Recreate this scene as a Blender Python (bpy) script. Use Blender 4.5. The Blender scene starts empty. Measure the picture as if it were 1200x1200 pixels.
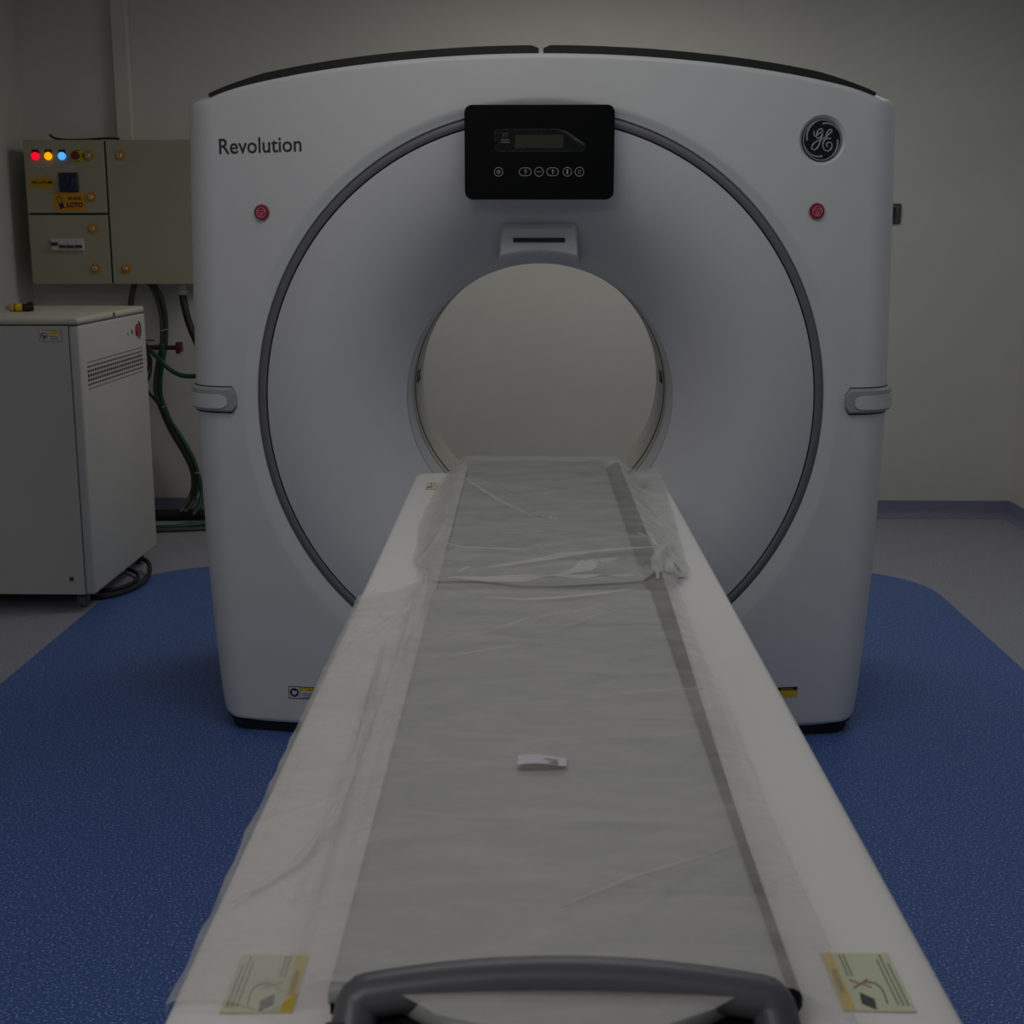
import bpy, bmesh, math, random
from mathutils import Vector, Matrix, noise
random.seed(7)
SC = bpy.context.scene
PI = math.pi
# ------------------------------------------------------------------ camera, world, lights, exposure
F = 1570.0; PITCH = math.radians(11.7); YAW = math.atan(33/F*math.cos(PITCH)); CH = 1.44
cd = bpy.data.cameras.new('camera'); cam = bpy.data.objects.new('camera', cd); SC.collection.objects.link(cam)
cam.location = (0, 0, CH); cam.rotation_euler = (PI/2-PITCH, 0, YAW)
cd.sensor_width = 36; cd.lens = 36*F/1200
cd.clip_start = .02
cd.dof.use_dof = True; cd.dof.focus_distance = 3.5; cd.dof.aperture_fstop = 13
SC.camera = cam
SC.view_settings.view_transform = 'Standard'; SC.view_settings.look = 'None'
SC.view_settings.gamma = 1; SC.view_settings.use_curve_mapping = False
SC.view_settings.exposure = -0.35
w = bpy.data.worlds.new('world'); SC.world = w; w.use_nodes = True
w.node_tree.nodes['Background'].inputs[0].default_value = (.8, .85, 1, 1)
w.node_tree.nodes['Background'].inputs[1].default_value = .02
def area(name, loc, sx, sy, power, col, rot=(0, 0, 0)):
    l = bpy.data.lights.new(name, 'AREA'); l.shape = 'RECTANGLE'; l.size = sx; l.size_y = sy
    l.energy = power; l.color = col
    o = bpy.data.objects.new(name, l); SC.collection.objects.link(o); o.location = loc; o.rotation_euler = rot
    return o
area('ceiling_lamp_front', (-.1, 2.55, 2.76), 1.6, .9, 12, (1, .975, .95))
area('ceiling_lamp_door', (-1.1, -.7, 2.76), 1.8, 1.2, 24, (1, .975, .94))
area('ceiling_lamp_rear', (.15, 5.45, 2.76), 1.4, .6, 16, (1, .955, .86))
area('ceiling_lamp_rear_right', (1.6, 4.9, 2.76), .6, .6, 4, (.85, .97, 1))
area('ceiling_lamp_right', (1.6, 2.6, 2.74), .6, 1.2, 3, (.78, .95, 1))

# ------------------------------------------------------------------ materials
MATS = {}
def mat(name, col, rough=.5, metal=0, emit=None, es=0, alpha=1, spec=.5, coat=0):
    m = bpy.data.materials.new(name); m.use_nodes = True
    b = m.node_tree.nodes['Principled BSDF']
    b.inputs['Base Color'].default_value = (*col, 1); b.inputs['Roughness'].default_value = rough
    b.inputs['Metallic'].default_value = metal; b.inputs['Alpha'].default_value = alpha
    b.inputs['Specular IOR Level'].default_value = spec; b.inputs['Coat Weight'].default_value = coat
    if emit: b.inputs['Emission Color'].default_value = (*emit, 1); b.inputs['Emission Strength'].default_value = es
    MATS[name] = m
    return m
def nodes(m): return m.node_tree.nodes, m.node_tree.links, m.node_tree.nodes['Principled BSDF']
def noisy(name, c1, c2, scale, rough=.5, bump=0, bscale=None, detail=4, lo=.4, hi=.6, spec=.5, stretch=None):
    m = mat(name, c1, rough, spec=spec); n, l, b = nodes(m)
    tc = n.new('ShaderNodeTexCoord'); src = tc.outputs['Object']
    if stretch:
        mp = n.new('ShaderNodeMapping'); mp.inputs['Scale'].default_value = stretch
        l.new(src, mp.inputs[0]); src = mp.outputs[0]
    t = n.new('ShaderNodeTexNoise'); t.inputs['Scale'].default_value = scale; t.inputs['Detail'].default_value = detail
    l.new(src, t.inputs['Vector'])
    r = n.new('ShaderNodeValToRGB'); r.color_ramp.elements[0].position = lo; r.color_ramp.elements[1].position = hi
    r.color_ramp.elements[0].color = (*c1, 1); r.color_ramp.elements[1].color = (*c2, 1)
    l.new(t.outputs[0], r.inputs[0]); l.new(r.outputs[0], b.inputs['Base Color'])
    if bump:
        bp = n.new('ShaderNodeBump'); bp.inputs['Strength'].default_value = bump; bp.inputs['Distance'].default_value = .002
        t2 = n.new('ShaderNodeTexNoise'); t2.inputs['Scale'].default_value = bscale or scale; t2.inputs['Detail'].default_value = 5
        l.new(src, t2.inputs['Vector']); l.new(t2.outputs[0], bp.inputs['Height']); l.new(bp.outputs[0], b.inputs['Normal'])
    return m
M_wall = noisy('wall_paint', (.62, .61, .57), (.65, .64, .60), 1.2, .7, .25, 60)
M_ceil = noisy('ceiling_paint', (.75, .75, .73), (.78, .78, .76), 2, .8)
M_skirt = noisy('skirting_vinyl', (.18, .19, .28), (.25, .26, .37), 240, .45, lo=.42, hi=.62)
M_trunk = noisy('trunking_plastic', (.62, .60, .54), (.64, .62, .56), 3, .5)
def floor_mat():
    m = mat('vinyl_floor', (.1, .1, .1), .42); n, l, b = nodes(m)
    tc = n.new('ShaderNodeTexCoord'); g = n.new('ShaderNodeSeparateXYZ'); l.new(tc.outputs['Object'], g.inputs[0])
    def mth(op, a, c=None, d=None):
        x = n.new('ShaderNodeMath'); x.operation = op
        for i, v in enumerate((a, c, d)):
            if v is None: continue
            if isinstance(v, (int, float)): x.inputs[i].default_value = v
            else: l.new(v, x.inputs[i])
        return x.outputs[0]
    # rounded rectangle of blue vinyl: x -1.76..1.64, y -2..5.76, radius .42
    cx, hx, cy, hy, R = -.06, 1.70, 1.88, 3.88, .45
    qx = mth('MAXIMUM', mth('SUBTRACT', mth('ABSOLUTE', mth('SUBTRACT', g.outputs[0], cx)), hx-R), 0)
    qy = mth('MAXIMUM', mth('SUBTRACT', mth('ABSOLUTE', mth('SUBTRACT', g.outputs[1], cy)), hy-R), 0)
    dist = mth('SQRT', mth('ADD', mth('POWER', qx, 2), mth('POWER', qy, 2)))
    inside = mth('LESS_THAN', dist, R)
    def speck(c1, c2, c3, s):
        t = n.new('ShaderNodeTexNoise'); t.inputs['Scale'].default_value = s; t.inputs['Detail'].default_value = 3
        l.new(tc.outputs['Object'], t.inputs['Vector'])
        r = n.new('ShaderNodeValToRGB'); e = r.color_ramp.elements
        e[0].position = .34; e[0].color = (*c1, 1); e[1].position = .56; e[1].color = (*c2, 1)
        x = e.new(.74); x.color = (*c3, 1)
        l.new(t.outputs[0], r.inputs[0])
        return r.outputs[0]
    blue = speck((.036, .085, .27), (.062, .135, .40), (.42, .55, .85), 170)
    grey = speck((.25, .25, .31), (.33, .33, .40), (.52, .52, .62), 150)
    big = n.new('ShaderNodeTexNoise'); big.inputs['Scale'].default_value = 1.1; l.new(tc.outputs['Object'], big.inputs['Vector'])
    mx = n.new('ShaderNodeMix'); mx.data_type = 'RGBA'; l.new(inside, mx.inputs[0]); l.new(grey, mx.inputs[6]); l.new(blue, mx.inputs[7])
    l.new(mx.outputs[2], b.inputs['Base Color'])
    rr = n.new('ShaderNodeMapRange'); rr.inputs[3].default_value = .42; rr.inputs[4].default_value = .58
    l.new(big.outputs[0], rr.inputs[0]); l.new(rr.outputs[0], b.inputs['Roughness'])
    return m
M_floor = floor_mat()
M_shell = noisy('gantry_plastic', (.665, .67, .67), (.685, .69, .69), 1.5, .38)
M_dish = noisy('dish_plastic', (.605, .61, .635), (.625, .63, .655), 1.5, .42)
M_ring = mat('ring_grey', (.155, .155, .172), .45)
M_gap = mat('seam_black', (.008, .008, .008), .6)
M_cap = mat('cap_black', (.012, .013, .012), .55)
M_base = mat('plinth_black', (.012, .012, .013), .5)
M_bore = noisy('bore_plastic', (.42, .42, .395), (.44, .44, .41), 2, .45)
M_glass = mat('panel_black', (.0025, .003, .003), .35, spec=.12)
M_lcd = mat('lcd_olive', (.028, .028, .018), .4, spec=.2)
M_icon = mat('icon_white', (.55, .56, .54), .5)
M_icon2 = mat('icon_dim', (.10, .10, .11), .5)
M_film = mat('clear_film', (.75, .8, .8), .3, alpha=.006)
M_filmcurl = mat('film_curl', (.75, .8, .8), .3, alpha=.08)
M_grip = mat('grip_grey', (.36, .37, .38), .4)
M_gripin = mat('grip_inlay', (.62, .63, .63), .4)
M_red = mat('button_red', (.33, .008, .028), .4)
M_redpale = mat('symbol_pink', (.75, .45, .50), .5)
M_badge = mat('badge_black', (.006, .007, .007), .3)
M_silver = mat('badge_silver', (.36, .37, .38), .35, .3)
M_letter = mat('letter_grey', (.035, .035, .038), .5)
M_tshell = noisy('table_plastic', (.80, .78, .755), (.82, .80, .775), 1.5, .42)
M_ped = mat('pedestal_grey', (.5, .5, .5), .5)
M_carbon = noisy('cradle_carbon', (.008, .011, .013), (.014, .018, .022), 80, .4)
M_pad = noisy('pad_vinyl', (.33, .345, .335), (.36, .375, .36), 14, .55, .3, 90, stretch=(1, 5, 1))
M_handle = mat('handle_grey', (.10, .10, .115), .38)
M_black = mat('rubber_black', (.012, .012, .012), .55)
M_yel = mat('label_yellow', (.72, .50, .008), .5)
M_cream = mat('label_cream', (.60, .62, .43), .5)
M_ink = mat('ink_black', (.02, .02, .02), .5)
M_inkg = mat('ink_grey', (.19, .20, .15), .5)
M_pink = mat('ink_pink', (.55, .30, .26), .5)
M_white = mat('label_white', (.66, .66, .68), .5)
M_purple = mat('pen_purple', (.28, .15, .55), .5)
M_tag = mat('tag_paper', (.62, .60, .65), .6)
M_cab = noisy('cabinet_metal', (.52, .515, .49), (.54, .535, .51), 2, .5)
M_cabtop = noisy('cabinet_lid', (.60, .565, .47), (.62, .585, .49), 2, .5)
M_pan = noisy('panel_beige', (.36, .335, .24), (.375, .35, .255), 3, .5)
M_pang = mat('panel_gap', (.04, .045, .02), .6)
M_brass = mat('washer_amber', (.50, .22, .015), .45)
M_chrome = mat('lock_chrome', (.72, .72, .68), .25, .9)
M_navy = mat('switch_navy', (.02, .026, .04), .45)
M_knob = mat('switch_blue', (.010, .016, .06), .4)
M_orange = mat('label_orange', (.62, .26, .006), .5)
M_lyel = mat('arrow_yellow', (.50, .30, .008), .5)
M_estopy = mat('estop_yellow', (.62, .58, .01), .5)
M_dred = mat('estop_red', (.16, .008, .012), .4)
M_lr = mat('lamp_red', (.8, .0, .02), .4, emit=(1, .0, .02), es=1.35)
M_ly = mat('lamp_amber', (.9, .5, .0), .4, emit=(1, .38, .0), es=1.35)
M_lb = mat('lamp_blue', (.2, .5, 1), .4, emit=(.06, .36, 1), es=1.5)
M_green = mat('hose_green', (.006, .075, .038), .45)
M_dgrey = mat('conduit_grey', (.075, .075, .068), .5)
M_pipe = mat('pipe_copper', (.10, .045, .030), .4, .5)
M_valve = mat('valve_red', (.13, .012, .022), .5)
M_tie = mat('tie_white', (.45, .45, .42), .5)
M_brk = mat('breaker_white', (.55, .56, .55), .5)
M_switch = mat('wall_switch_grey', (.07, .08, .08), .45)
M_caster = mat('caster_grey', (.12, .12, .11), .5)
def sheet_mat(nm, col, a0, a1):
    m = mat(nm, col, .5); n, l, b = nodes(m)
    tc = n.new('ShaderNodeTexCoord')
    mp = n.new('ShaderNodeMapping'); mp.inputs['Scale'].default_value = (6, 14, 6); mp.inputs['Rotation'].default_value = (0, 0, .12)
    l.new(tc.outputs['Object'], mp.inputs[0])
    t = n.new('ShaderNodeTexNoise'); t.inputs['Scale'].default_value = 1.0; t.inputs['Detail'].default_value = 6; t.inputs['Distortion'].default_value = .8
    l.new(mp.outputs[0], t.inputs['Vector'])
    r = n.new('ShaderNodeMapRange'); r.inputs[1].default_value = .3; r.inputs[2].default_value = .72
    r.inputs[3].default_value = a0; r.inputs[4].default_value = a1
    l.new(t.outputs[0], r.inputs[0]); l.new(r.outputs[0], b.inputs['Alpha'])
    bp = n.new('ShaderNodeBump'); bp.inputs['Strength'].default_value = .3; bp.inputs['Distance'].default_value = .004
    l.new(t.outputs[0], bp.inputs['Height']); l.new(bp.outputs[0], b.inputs['Normal'])
    return m
M_sheet = sheet_mat('thin_plastic_sheet', (.76, .73, .69), .28, .46)
M_fold = sheet_mat('doubled_plastic_sheet', (.74, .73, .70), .40, .55)
M_sheet2 = sheet_mat('hazy_plastic_sheet', (.56, .56, .53), .36, .56)

# ------------------------------------------------------------------ helpers
ORG = {}
def empty(name, loc, label, cat, group=None):
    o = bpy.data.objects.new(name, None); SC.collection.objects.link(o); o.location = loc
    o.empty_display_size = .05; o['label'] = label; o['category'] = cat
    if group: o['group'] = group
    ORG[o.name] = Vector(loc); return o
def tag(o, label, cat, group=None):
    o['label'] = label; o['category'] = cat
    if group: o['group'] = group
    return o
class B:
    """collects shapes (world coordinates) for one mesh object"""
    def __init__(s): s.v = []; s.f = []; s.mi = []; s.cur = 0
    def add(s, vs, fs):
        k = len(s.v); s.v += [tuple(p) for p in vs]; s.f += [tuple(i+k for i in f) for f in fs]; s.mi += [s.cur]*len(fs); return s
    def bm(s, bm, mtx=None):
        if mtx is not None: bmesh.ops.transform(bm, matrix=mtx, verts=bm.verts)
        bm.verts.index_update(); s.add([v.co[:] for v in bm.verts], [[v.index for v in f.verts] for f in bm.faces]); bm.free(); return s
    def box(s, x0, x1, y0, y1, z0, z1, bev=0, seg=2, mtx=None):
        bm = bmesh.new(); bmesh.ops.create_cube(bm, size=1)
        bmesh.ops.transform(bm, matrix=Matrix.Translation(((x0+x1)/2, (y0+y1)/2, (z0+z1)/2)) @ Matrix.Diagonal((x1-x0, y1-y0, z1-z0, 1)), verts=bm.verts)
        if bev: bmesh.ops.bevel(bm, geom=bm.edges[:], offset=bev, segments=seg, affect='EDGES', profile=.5)
        return s.bm(bm, mtx)
    def cyl(s, p, q, r, r2=None, n=24, bev=0):
        p = Vector(p); q = Vector(q); d = q-p
        bm = bmesh.new(); bmesh.ops.create_cone(bm, cap_ends=True, segments=n, radius1=r, radius2=r if r2 is None else r2, depth=d.length)
        if bev:
            es = [e for e in bm.edges if len([f for f in e.link_faces if len(f.verts) > 4]) == 1]
            bmesh.ops.bevel(bm, geom=es, offset=bev, segments=2, affect='EDGES', profile=.5)
        return s.bm(bm, Matrix.Translation((p+q)/2) @ d.to_track_quat('Z', 'Y').to_matrix().to_4x4())
    def tube(s, pts, r, n=10, smooth=6, closed=False, flat=1):
        P = [Vector(p) for p in pts]
        if smooth and len(P) > 2:
            Q = []; N = len(P)
            rng = range(N if closed else N-1)
            for i in rng:
                g = (lambda k: P[k % N]) if closed else (lambda k: P[max(0, min(N-1, k))])
                a, b_, c, d = g(i-1), g(i), g(i+1), g(i+2)
                for j in range(smooth):
                    t = j/smooth
                    Q.append(.5*((2*b_)+(c-a)*t+(2*a-5*b_+4*c-d)*t*t+(3*b_-a-3*c+d)*t**3))
            if not closed: Q.append(P[-1])
            P = Q
        N = len(P); rs = r if isinstance(r, (list, tuple)) else None
        up = None; vs = []; fs = []
        for i in range(N):
            if closed: t = (P[(i+1) % N]-P[i-1]).normalized()
            else: t = (P[min(i+1, N-1)]-P[max(i-1, 0)]).normalized()
            if up is None:
                up = Vector((0, 0, 1)) if abs(t.z) < .9 else Vector((0, 1, 0))
            up = (up-t*up.dot(t)).normalized(); sd = t.cross(up)
            ri = rs[0]+(rs[1]-rs[0])*i/(N-1) if rs else r
            for k in range(n):
                a = 2*PI*k/n; vs.append(P[i]+sd*math.cos(a)*ri+up*math.sin(a)*ri*flat)
        for i in range(N if closed else N-1):
            j = (i+1) % N
            for k in range(n): fs.append((i*n+k, i*n+(k+1) % n, j*n+(k+1) % n, j*n+k))
        if not closed: fs.append(tuple(range(n))[::-1]); fs.append(tuple((N-1)*n+k for k in range(n)))
        return s.add(vs, fs)
    def prism(s, poly, fn, t):
        """poly: 2D points (a,b); fn(a,b,h) -> world; thickness t"""
        n = len(poly)
        vs = [fn(a, b_, 0) for a, b_ in poly]+[fn(a, b_, t) for a, b_ in poly]
        fs = [tuple(range(n)), tuple(range(2*n-1, n-1, -1))]+[(i, i+n, (i+1) % n+n, (i+1) % n) for i in range(n)]
        return s.add(vs, fs)
    def grid(s, rows, close=False):
        n = len(rows[0]); vs = [p for r in rows for p in r]; fs = []
        for i in range(len(rows)-1):
            for k in range(n if close else n-1):
                fs.append((i*n+k, i*n+(k+1) % n, (i+1)*n+(k+1) % n, (i+1)*n+k))
        return s.add(vs, fs)
    def text(s, body, size, fn, depth=0, align='CENTER', bold=0, xs=1):
        cu = bpy.data.curves.new('t', 'FONT'); cu.body = body; cu.size = size; cu.align_x = align; cu.align_y = 'CENTER'
        cu.offset = bold; cu.resolution_u = 4
        o = bpy.data.objects.new('t', cu); SC.collection.objects.link(o)
        dg = bpy.context.evaluated_depsgraph_get(); me = bpy.data.meshes.new_from_object(o.evaluated_get(dg))
        s.add([fn(v.co.x*xs, v.co.y, depth) for v in me.vertices], [tuple(p.vertices) for p in me.polygons])
        bpy.data.objects.remove(o); bpy.data.curves.remove(cu); bpy.data.meshes.remove(me)
        return s
    def build(s, name, m, parent=None, smooth=35, kind=None, label=None, recalc=True, base=True):
        me = bpy.data.meshes.new(name)
        if parent is not None:
            off = ORG[parent.name]
        elif base:
            xs = [p[0] for p in s.v]; ys = [p[1] for p in s.v]; zs = [p[2] for p in s.v]
            off = Vector(((min(xs)+max(xs))/2, (min(ys)+max(ys))/2, min(zs)))
        else: off = Vector((0, 0, 0))
        me.from_pydata([(p[0]-off.x, p[1]-off.y, p[2]-off.z) for p in s.v], [], s.f)
        for mm in (m if isinstance(m, (list, tuple)) else [m]): me.materials.append(mm)
        me.polygons.foreach_set('material_index', s.mi)
        if recalc:
            bm = bmesh.new(); bm.from_mesh(me); bmesh.ops.recalc_face_normals(bm, faces=bm.faces); bm.to_mesh(me); bm.free()
        if smooth:
            me.polygons.foreach_set('use_smooth', [True]*len(me.polygons)); me.set_sharp_from_angle(angle=math.radians(smooth))
        me.update()
        o = bpy.data.objects.new(name, me); SC.collection.objects.link(o)
        if parent is not None: o.parent = parent; ORG[o.name] = off
        else: o.location = off; ORG[o.name] = off
        if kind: o['kind'] = kind
        if label: o['label'] = label
        return o
def rrect(w, h, r, n=5, cx=0, cy=0):
    P = []
    for sx, sy, a0 in ((1, 1, 0), (-1, 1, 90), (-1, -1, 180), (1, -1, 270)):
        for i in range(n+1):
            a = math.radians(a0+90*i/n); P.append((cx+sx*(w/2-r)+r*math.cos(a), cy+sy*(h/2-r)+r*math.sin(a)))
    return P
def boolean_cut(o, cutters):
    for c in cutters:
        md = o.modifiers.new('cut', 'BOOLEAN'); md.object = c; md.operation = 'DIFFERENCE'; md.solver = 'EXACT'; md.use_self = True
    dg = bpy.context.evaluated_depsgraph_get(); dg.update()
    me = bpy.data.meshes.new_from_object(o.evaluated_get(dg)); o.modifiers.clear(); old = o.data; o.data = me
    me.name = old.name
    me.polygons.foreach_set('use_smooth', [True]*len(me.polygons)); me.set_sharp_from_angle(angle=math.radians(30))
    for c in cutters: bpy.data.objects.remove(c)

# ------------------------------------------------------------------ room shell
XL, XR, YB, YF, ZC = -2.58, 2.44, 6.86, -2.6, 2.8
B().box(XL-.1, XR+.1, YF-.1, YB+.1, -.1, 0).build('floor', M_floor, kind='structure', smooth=0, base=False)
B().box(XL-.1, XR+.1, YF-.1, YB+.1, ZC, ZC+.1).build('ceiling', M_ceil, kind='structure', smooth=0)
B().box(XL, XR, YB, YB+.1, 0, ZC).build('wall_back', M_wall, kind='structure', smooth=0)
B().box(XL, XR, YF-.1, YF, 0, ZC).build('wall_front', M_wall, kind='structure', smooth=0)
B().box(XL-.1, XL, YF, YB, 0, ZC).build('wall_left', M_wall, kind='structure', smooth=0)
B().box(XR, XR+.1, YF, YB, 0, ZC).build('wall_right', M_wall, kind='structure', smooth=0)
def coved(p, q, nrm, name):
    prof = [(0, .088), (.003, .09), (.005, .088), (.005, .035), (.009, .018), (.018, .008), (.035, .002), (.035, 0), (0, 0)]
    p = Vector(p); q = Vector(q); nrm = Vector(nrm); b = B()
    n = len(prof); vs = [p+nrm*a+Vector((0, 0, z)) for a, z in prof]+[q+nrm*a+Vector((0, 0, z)) for a, z in prof]
    b.add(vs, [(i, (i+1) % n, (i+1) % n+n, i+n) for i in range(n)]+[tuple(range(n)), tuple(range(2*n-1, n-1, -1))])
    b.build(name, M_skirt, kind='structure', smooth=40)
coved((XL, YB, 0), (XR, YB, 0), (0, -1, 0), 'baseboard_back')
coved((XL, YF, 0), (XL, YB, 0), (1, 0, 0), 'baseboard_left')
coved((XR, YF, 0), (XR, YB, 0), (-1, 0, 0), 'baseboard_right')

# ------------------------------------------------------------------ gantry
ZG = .975
def fy(x):  # front surface of the gantry housing
    return 3.66+.1*min(x*x, 1.1)
def ztop(x): return 1.908-.108*x*x-.02*abs(x)**6
def xside(z):
    T = [(.04, .941), (.08, .950), (.16, .957), (.24, .963), (.5, .979), (.88, .989), (1.0, .991), (1.5, .980), (1.81, .970), (1.9, .966)]
    for (a, b), (c, d) in zip(T, T[1:]):
        if z <= c: return b+(d-b)*(z-a)/(c-a)
    return T[-1][1]
G = empty('ct_scanner', (0, 4.2, 0), 'large white ring-shaped CT scanner with round bore and black control panel', 'medical scanner')
# outline in (x, z), going round from the bottom middle
half = []
nb = 26
for i in range(nb): half.append((.91*i/nb, .031))
for i in range(7):
    a = -PI/2+PI/2*i/6; half.append((xside(.061)-.03+.03*math.cos(a), .061+.03*math.sin(a)))
nz = 60
xt = xside(1.77); RCO = .034; ZK = ztop(xt-RCO)-RCO
for i in range(1, nz+1):
    z = .065+(ZK-.065)*i/nz; half.append((xside(z), z))
xt = xside(1.77); RCO = .034; ZK = ztop(xt-RCO)-RCO
for i in range(1, 7):
    a = PI/2*i/6; half.append((xt-RCO+RCO*math.cos(a), ZK+RCO*math.sin(a)))
for i in range(nb+8): 
    x = (xt-RCO)*(1-(i+.15)/(nb+8.15)); half.append((x, ztop(x)))
half.append((0, ztop(0)))
OUT = half+[(-x, z) for x, z in half[-2:0:-1]]
def front_shell():
    b = B(); rows = []
    th = [math.atan2(z-ZG, x) for x, z in OUT]
    Bd = [math.hypot(x, z-ZG) for x, z in OUT]
    def rbev(t): return .828-.013*math.sin(t)
    # cylinder wall of the opening, then bevel, then front surface
    def ringrow(rf, dy):
        return [(rf(t)*math.cos(t), fy(rf(t)*math.cos(t))+dy, ZG+rf(t)*math.sin(t)) for t in th]
    rows.append([(.790*math.cos(t), 4.62, ZG+.790*math.sin(t)) for t in th])
    rows.append([(.790*math.cos(t), 3.80, ZG+.790*math.sin(t)) for t in th])
    rows.append(ringrow(lambda t: .790, .014))
    rows.append(ringrow(lambda t: .7925, .010))
    rows.append(ringrow(lambda t: .5*(.793+rbev(t)), .0055))
    rows.append(ringrow(lambda t: rbev(t)-.004, .0009))
    rows.append(ringrow(lambda t: rbev(t)+.004, 0))
    zk = ZK+.0001
    def full(i):
        x, z = OUT[i]; x = abs(x)
        if .06 < z < zk: return .11
        if x <= .80: return 0
        xm = xt if z > 1 else xside(.061)
        t = min(1, (x-.80)/(xm-.80)); p = (xm-.80)/(xm-.91)
        return x-(.80+(xm-.91)*(1-(1-t)**p))
    def rcs(i): return .018+.092*min(1, full(i)/.11)
    def inset(i, e):
        # move outline point i inward: horizontally at the sides, a little vertically at top and bottom
        x, z = OUT[i]; k = e/rcs(i)
        g = min(1, max(0, (z-zk)/.030)) if z > 1 else min(1, max(0, (.06-z)/.028))
        return (x-math.copysign(full(i)*k, x), z-.018*g*k*(1 if z > 1 else -1))
    E0 = [inset(i, rcs(i)) for i in range(len(OUT))]
    N = 14
    for k in range(1, N+1):
        f = k/N; row = []
        for i, t in enumerate(th):
            r0 = rbev(t)+.004; p0 = (r0*math.cos(t), ZG+r0*math.sin(t)); p1 = E0[i]
            x = p0[0]+(p1[0]-p0[0])*f; z = p0[1]+(p1[1]-p0[1])*f
            row.append((x, fy(x), z))
        rows.append(row)
    for k in range(1, 9):
        ph = PI/2*k/8; row = []
        for i in range(len(OUT)):
            rc = rcs(i); x, z = inset(i, rc*(1-math.sin(ph))); row.append((x, fy(E0[i][0])+rc*1.05*(1-math.cos(ph)), z))
        rows.append(row)
    for Y in (4.05, 4.25, 4.45, 4.56): rows.append([(x, Y, z) for x, z in OUT])
    for k in range(1, 6):
        ph = PI/2*k/5; row = []
        for i in range(len(OUT)):
            rc = rcs(i); x, z = inset(i, rc*(1-math.cos(ph))); row.append((x, 4.56+rc*math.sin(ph), z))
        rows.append(row)
    E1 = rows[-1]
    for k in range(1, 6):
        f = k/5
        rows.append([(E1[i][0]*(1-f)+.80*math.cos(t)*f, E1[i][1]*(1-f)+4.67*f, E1[i][2]*(1-f)+(ZG+.80*math.sin(t))*f) for i, t in enumerate(th)])
    rows.append(rows[0])
    b.grid(rows, close=True)
    return b
fb = front_shell()
shell = fb.build('housing', M_shell, G, smooth=40)
bm = bmesh.new(); bm.from_mesh(shell.data); bmesh.ops.remove_doubles(bm, verts=bm.verts, dist=1e-5)
bmesh.ops.recalc_face_normals(bm, faces=bm.faces); bm.to_mesh(shell.data); bm.free()
shell.data.polygons.foreach_set('use_smooth', [True]*len(shell.data.polygons)); shell.data.set_sharp_from_angle(angle=math.radians(40))
def nrm_at(x):  # outward (towards the viewer) normal of the front
    return Vector((.2*x, -1, 0)).normalized()
def on_front(x, z, h=0):
    n = nrm_at(x); return Vector((x, fy(x), z))+n*h
def patch(xc, zc):
    """local frame on the front at (xc, zc): fn(a, b, h)"""
    n = nrm_at(xc); u = Vector((0, 0, 1)).cross(n)*-1; u = Vector((n.y*-1, n.x, 0)); c = Vector((xc, fy(xc), zc))
    return lambda a, b_, h=0: c+u*a+Vector((0, 0, 1))*b_+n*h
# emblem recess
xe, ze = .752, 1.687
fe = patch(xe, ze)
def disc(fn, r, h0, h1, n=48, r2=None):
    r2 = r if r2 is None else r2
    vs = [fn(r*math.cos(2*PI*k/n), r*math.sin(2*PI*k/n), h0) for k in range(n)]+[fn(r2*math.cos(2*PI*k/n), r2*math.sin(2*PI*k/n), h1) for k in range(n)]
    fs = [tuple(range(n)), tuple(range(2*n-1, n-1, -1))]+[(k, k+n, (k+1) % n+n, (k+1) % n) for k in range(n)]
    return vs, fs
cut = B().add(*disc(fe, .050, -.014, .012, r2=.078)).build('cut', M_gap)
boolean_cut(shell, [cut])
# ring trim following the front surface
def ring_strip(name, r0, r1, d0, dm, m, n=180, parent=G, K=6):
    b = B(); rows = []
    for k in range(K+1):
        f = k/K; r = r0+(r1-r0)*f; dy = d0+dm*(1-(2*f-1)**2)
        rows.append([(r*math.cos(2*PI*i/n), fy(.79*math.cos(2*PI*i/n)*r/.79)+dy, ZG+r*math.sin(2*PI*i/n)) for i in range(n)])
    rows.append([(x, y+.03, z) for x, y, z in rows[-1]])
    rows.append([(x, y+.03, z) for x, y, z in rows[0]])
    rows.append(rows[0]); b.grid(rows, close=True)
    return b.build(name, m, parent, smooth=50)
ring_strip('ring_trim', .7665, .7875, .011, -.004, M_ring)
ring_strip('ring_seam', .7605, .7905, .024, 0, M_gap)
# concave front dish down to the bore
RB = .386
def dish_pt(r, a):
    x = r*math.cos(a); f = max(0, min(1, (.7625-r)/(.7625-RB)))
    y = fy(x*(1-f))+.013+.034*f+.190*f**2.6
    return (x, y, ZG+r*math.sin(a))
b = B(); rows = []; n = 160
rows.append([(.7625*math.cos(2*PI*i/n), 3.80, ZG+.7625*math.sin(2*PI*i/n)) for i in range(n)])
for k in range(33):
    rows.append([dish_pt(.7625-(.7625-RB-.001)*k/32, 2*PI*i/n) for i in range(n)])
b.grid(rows, close=True); dish = b.build('front_dish', M_dish, G, smooth=50)
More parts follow.
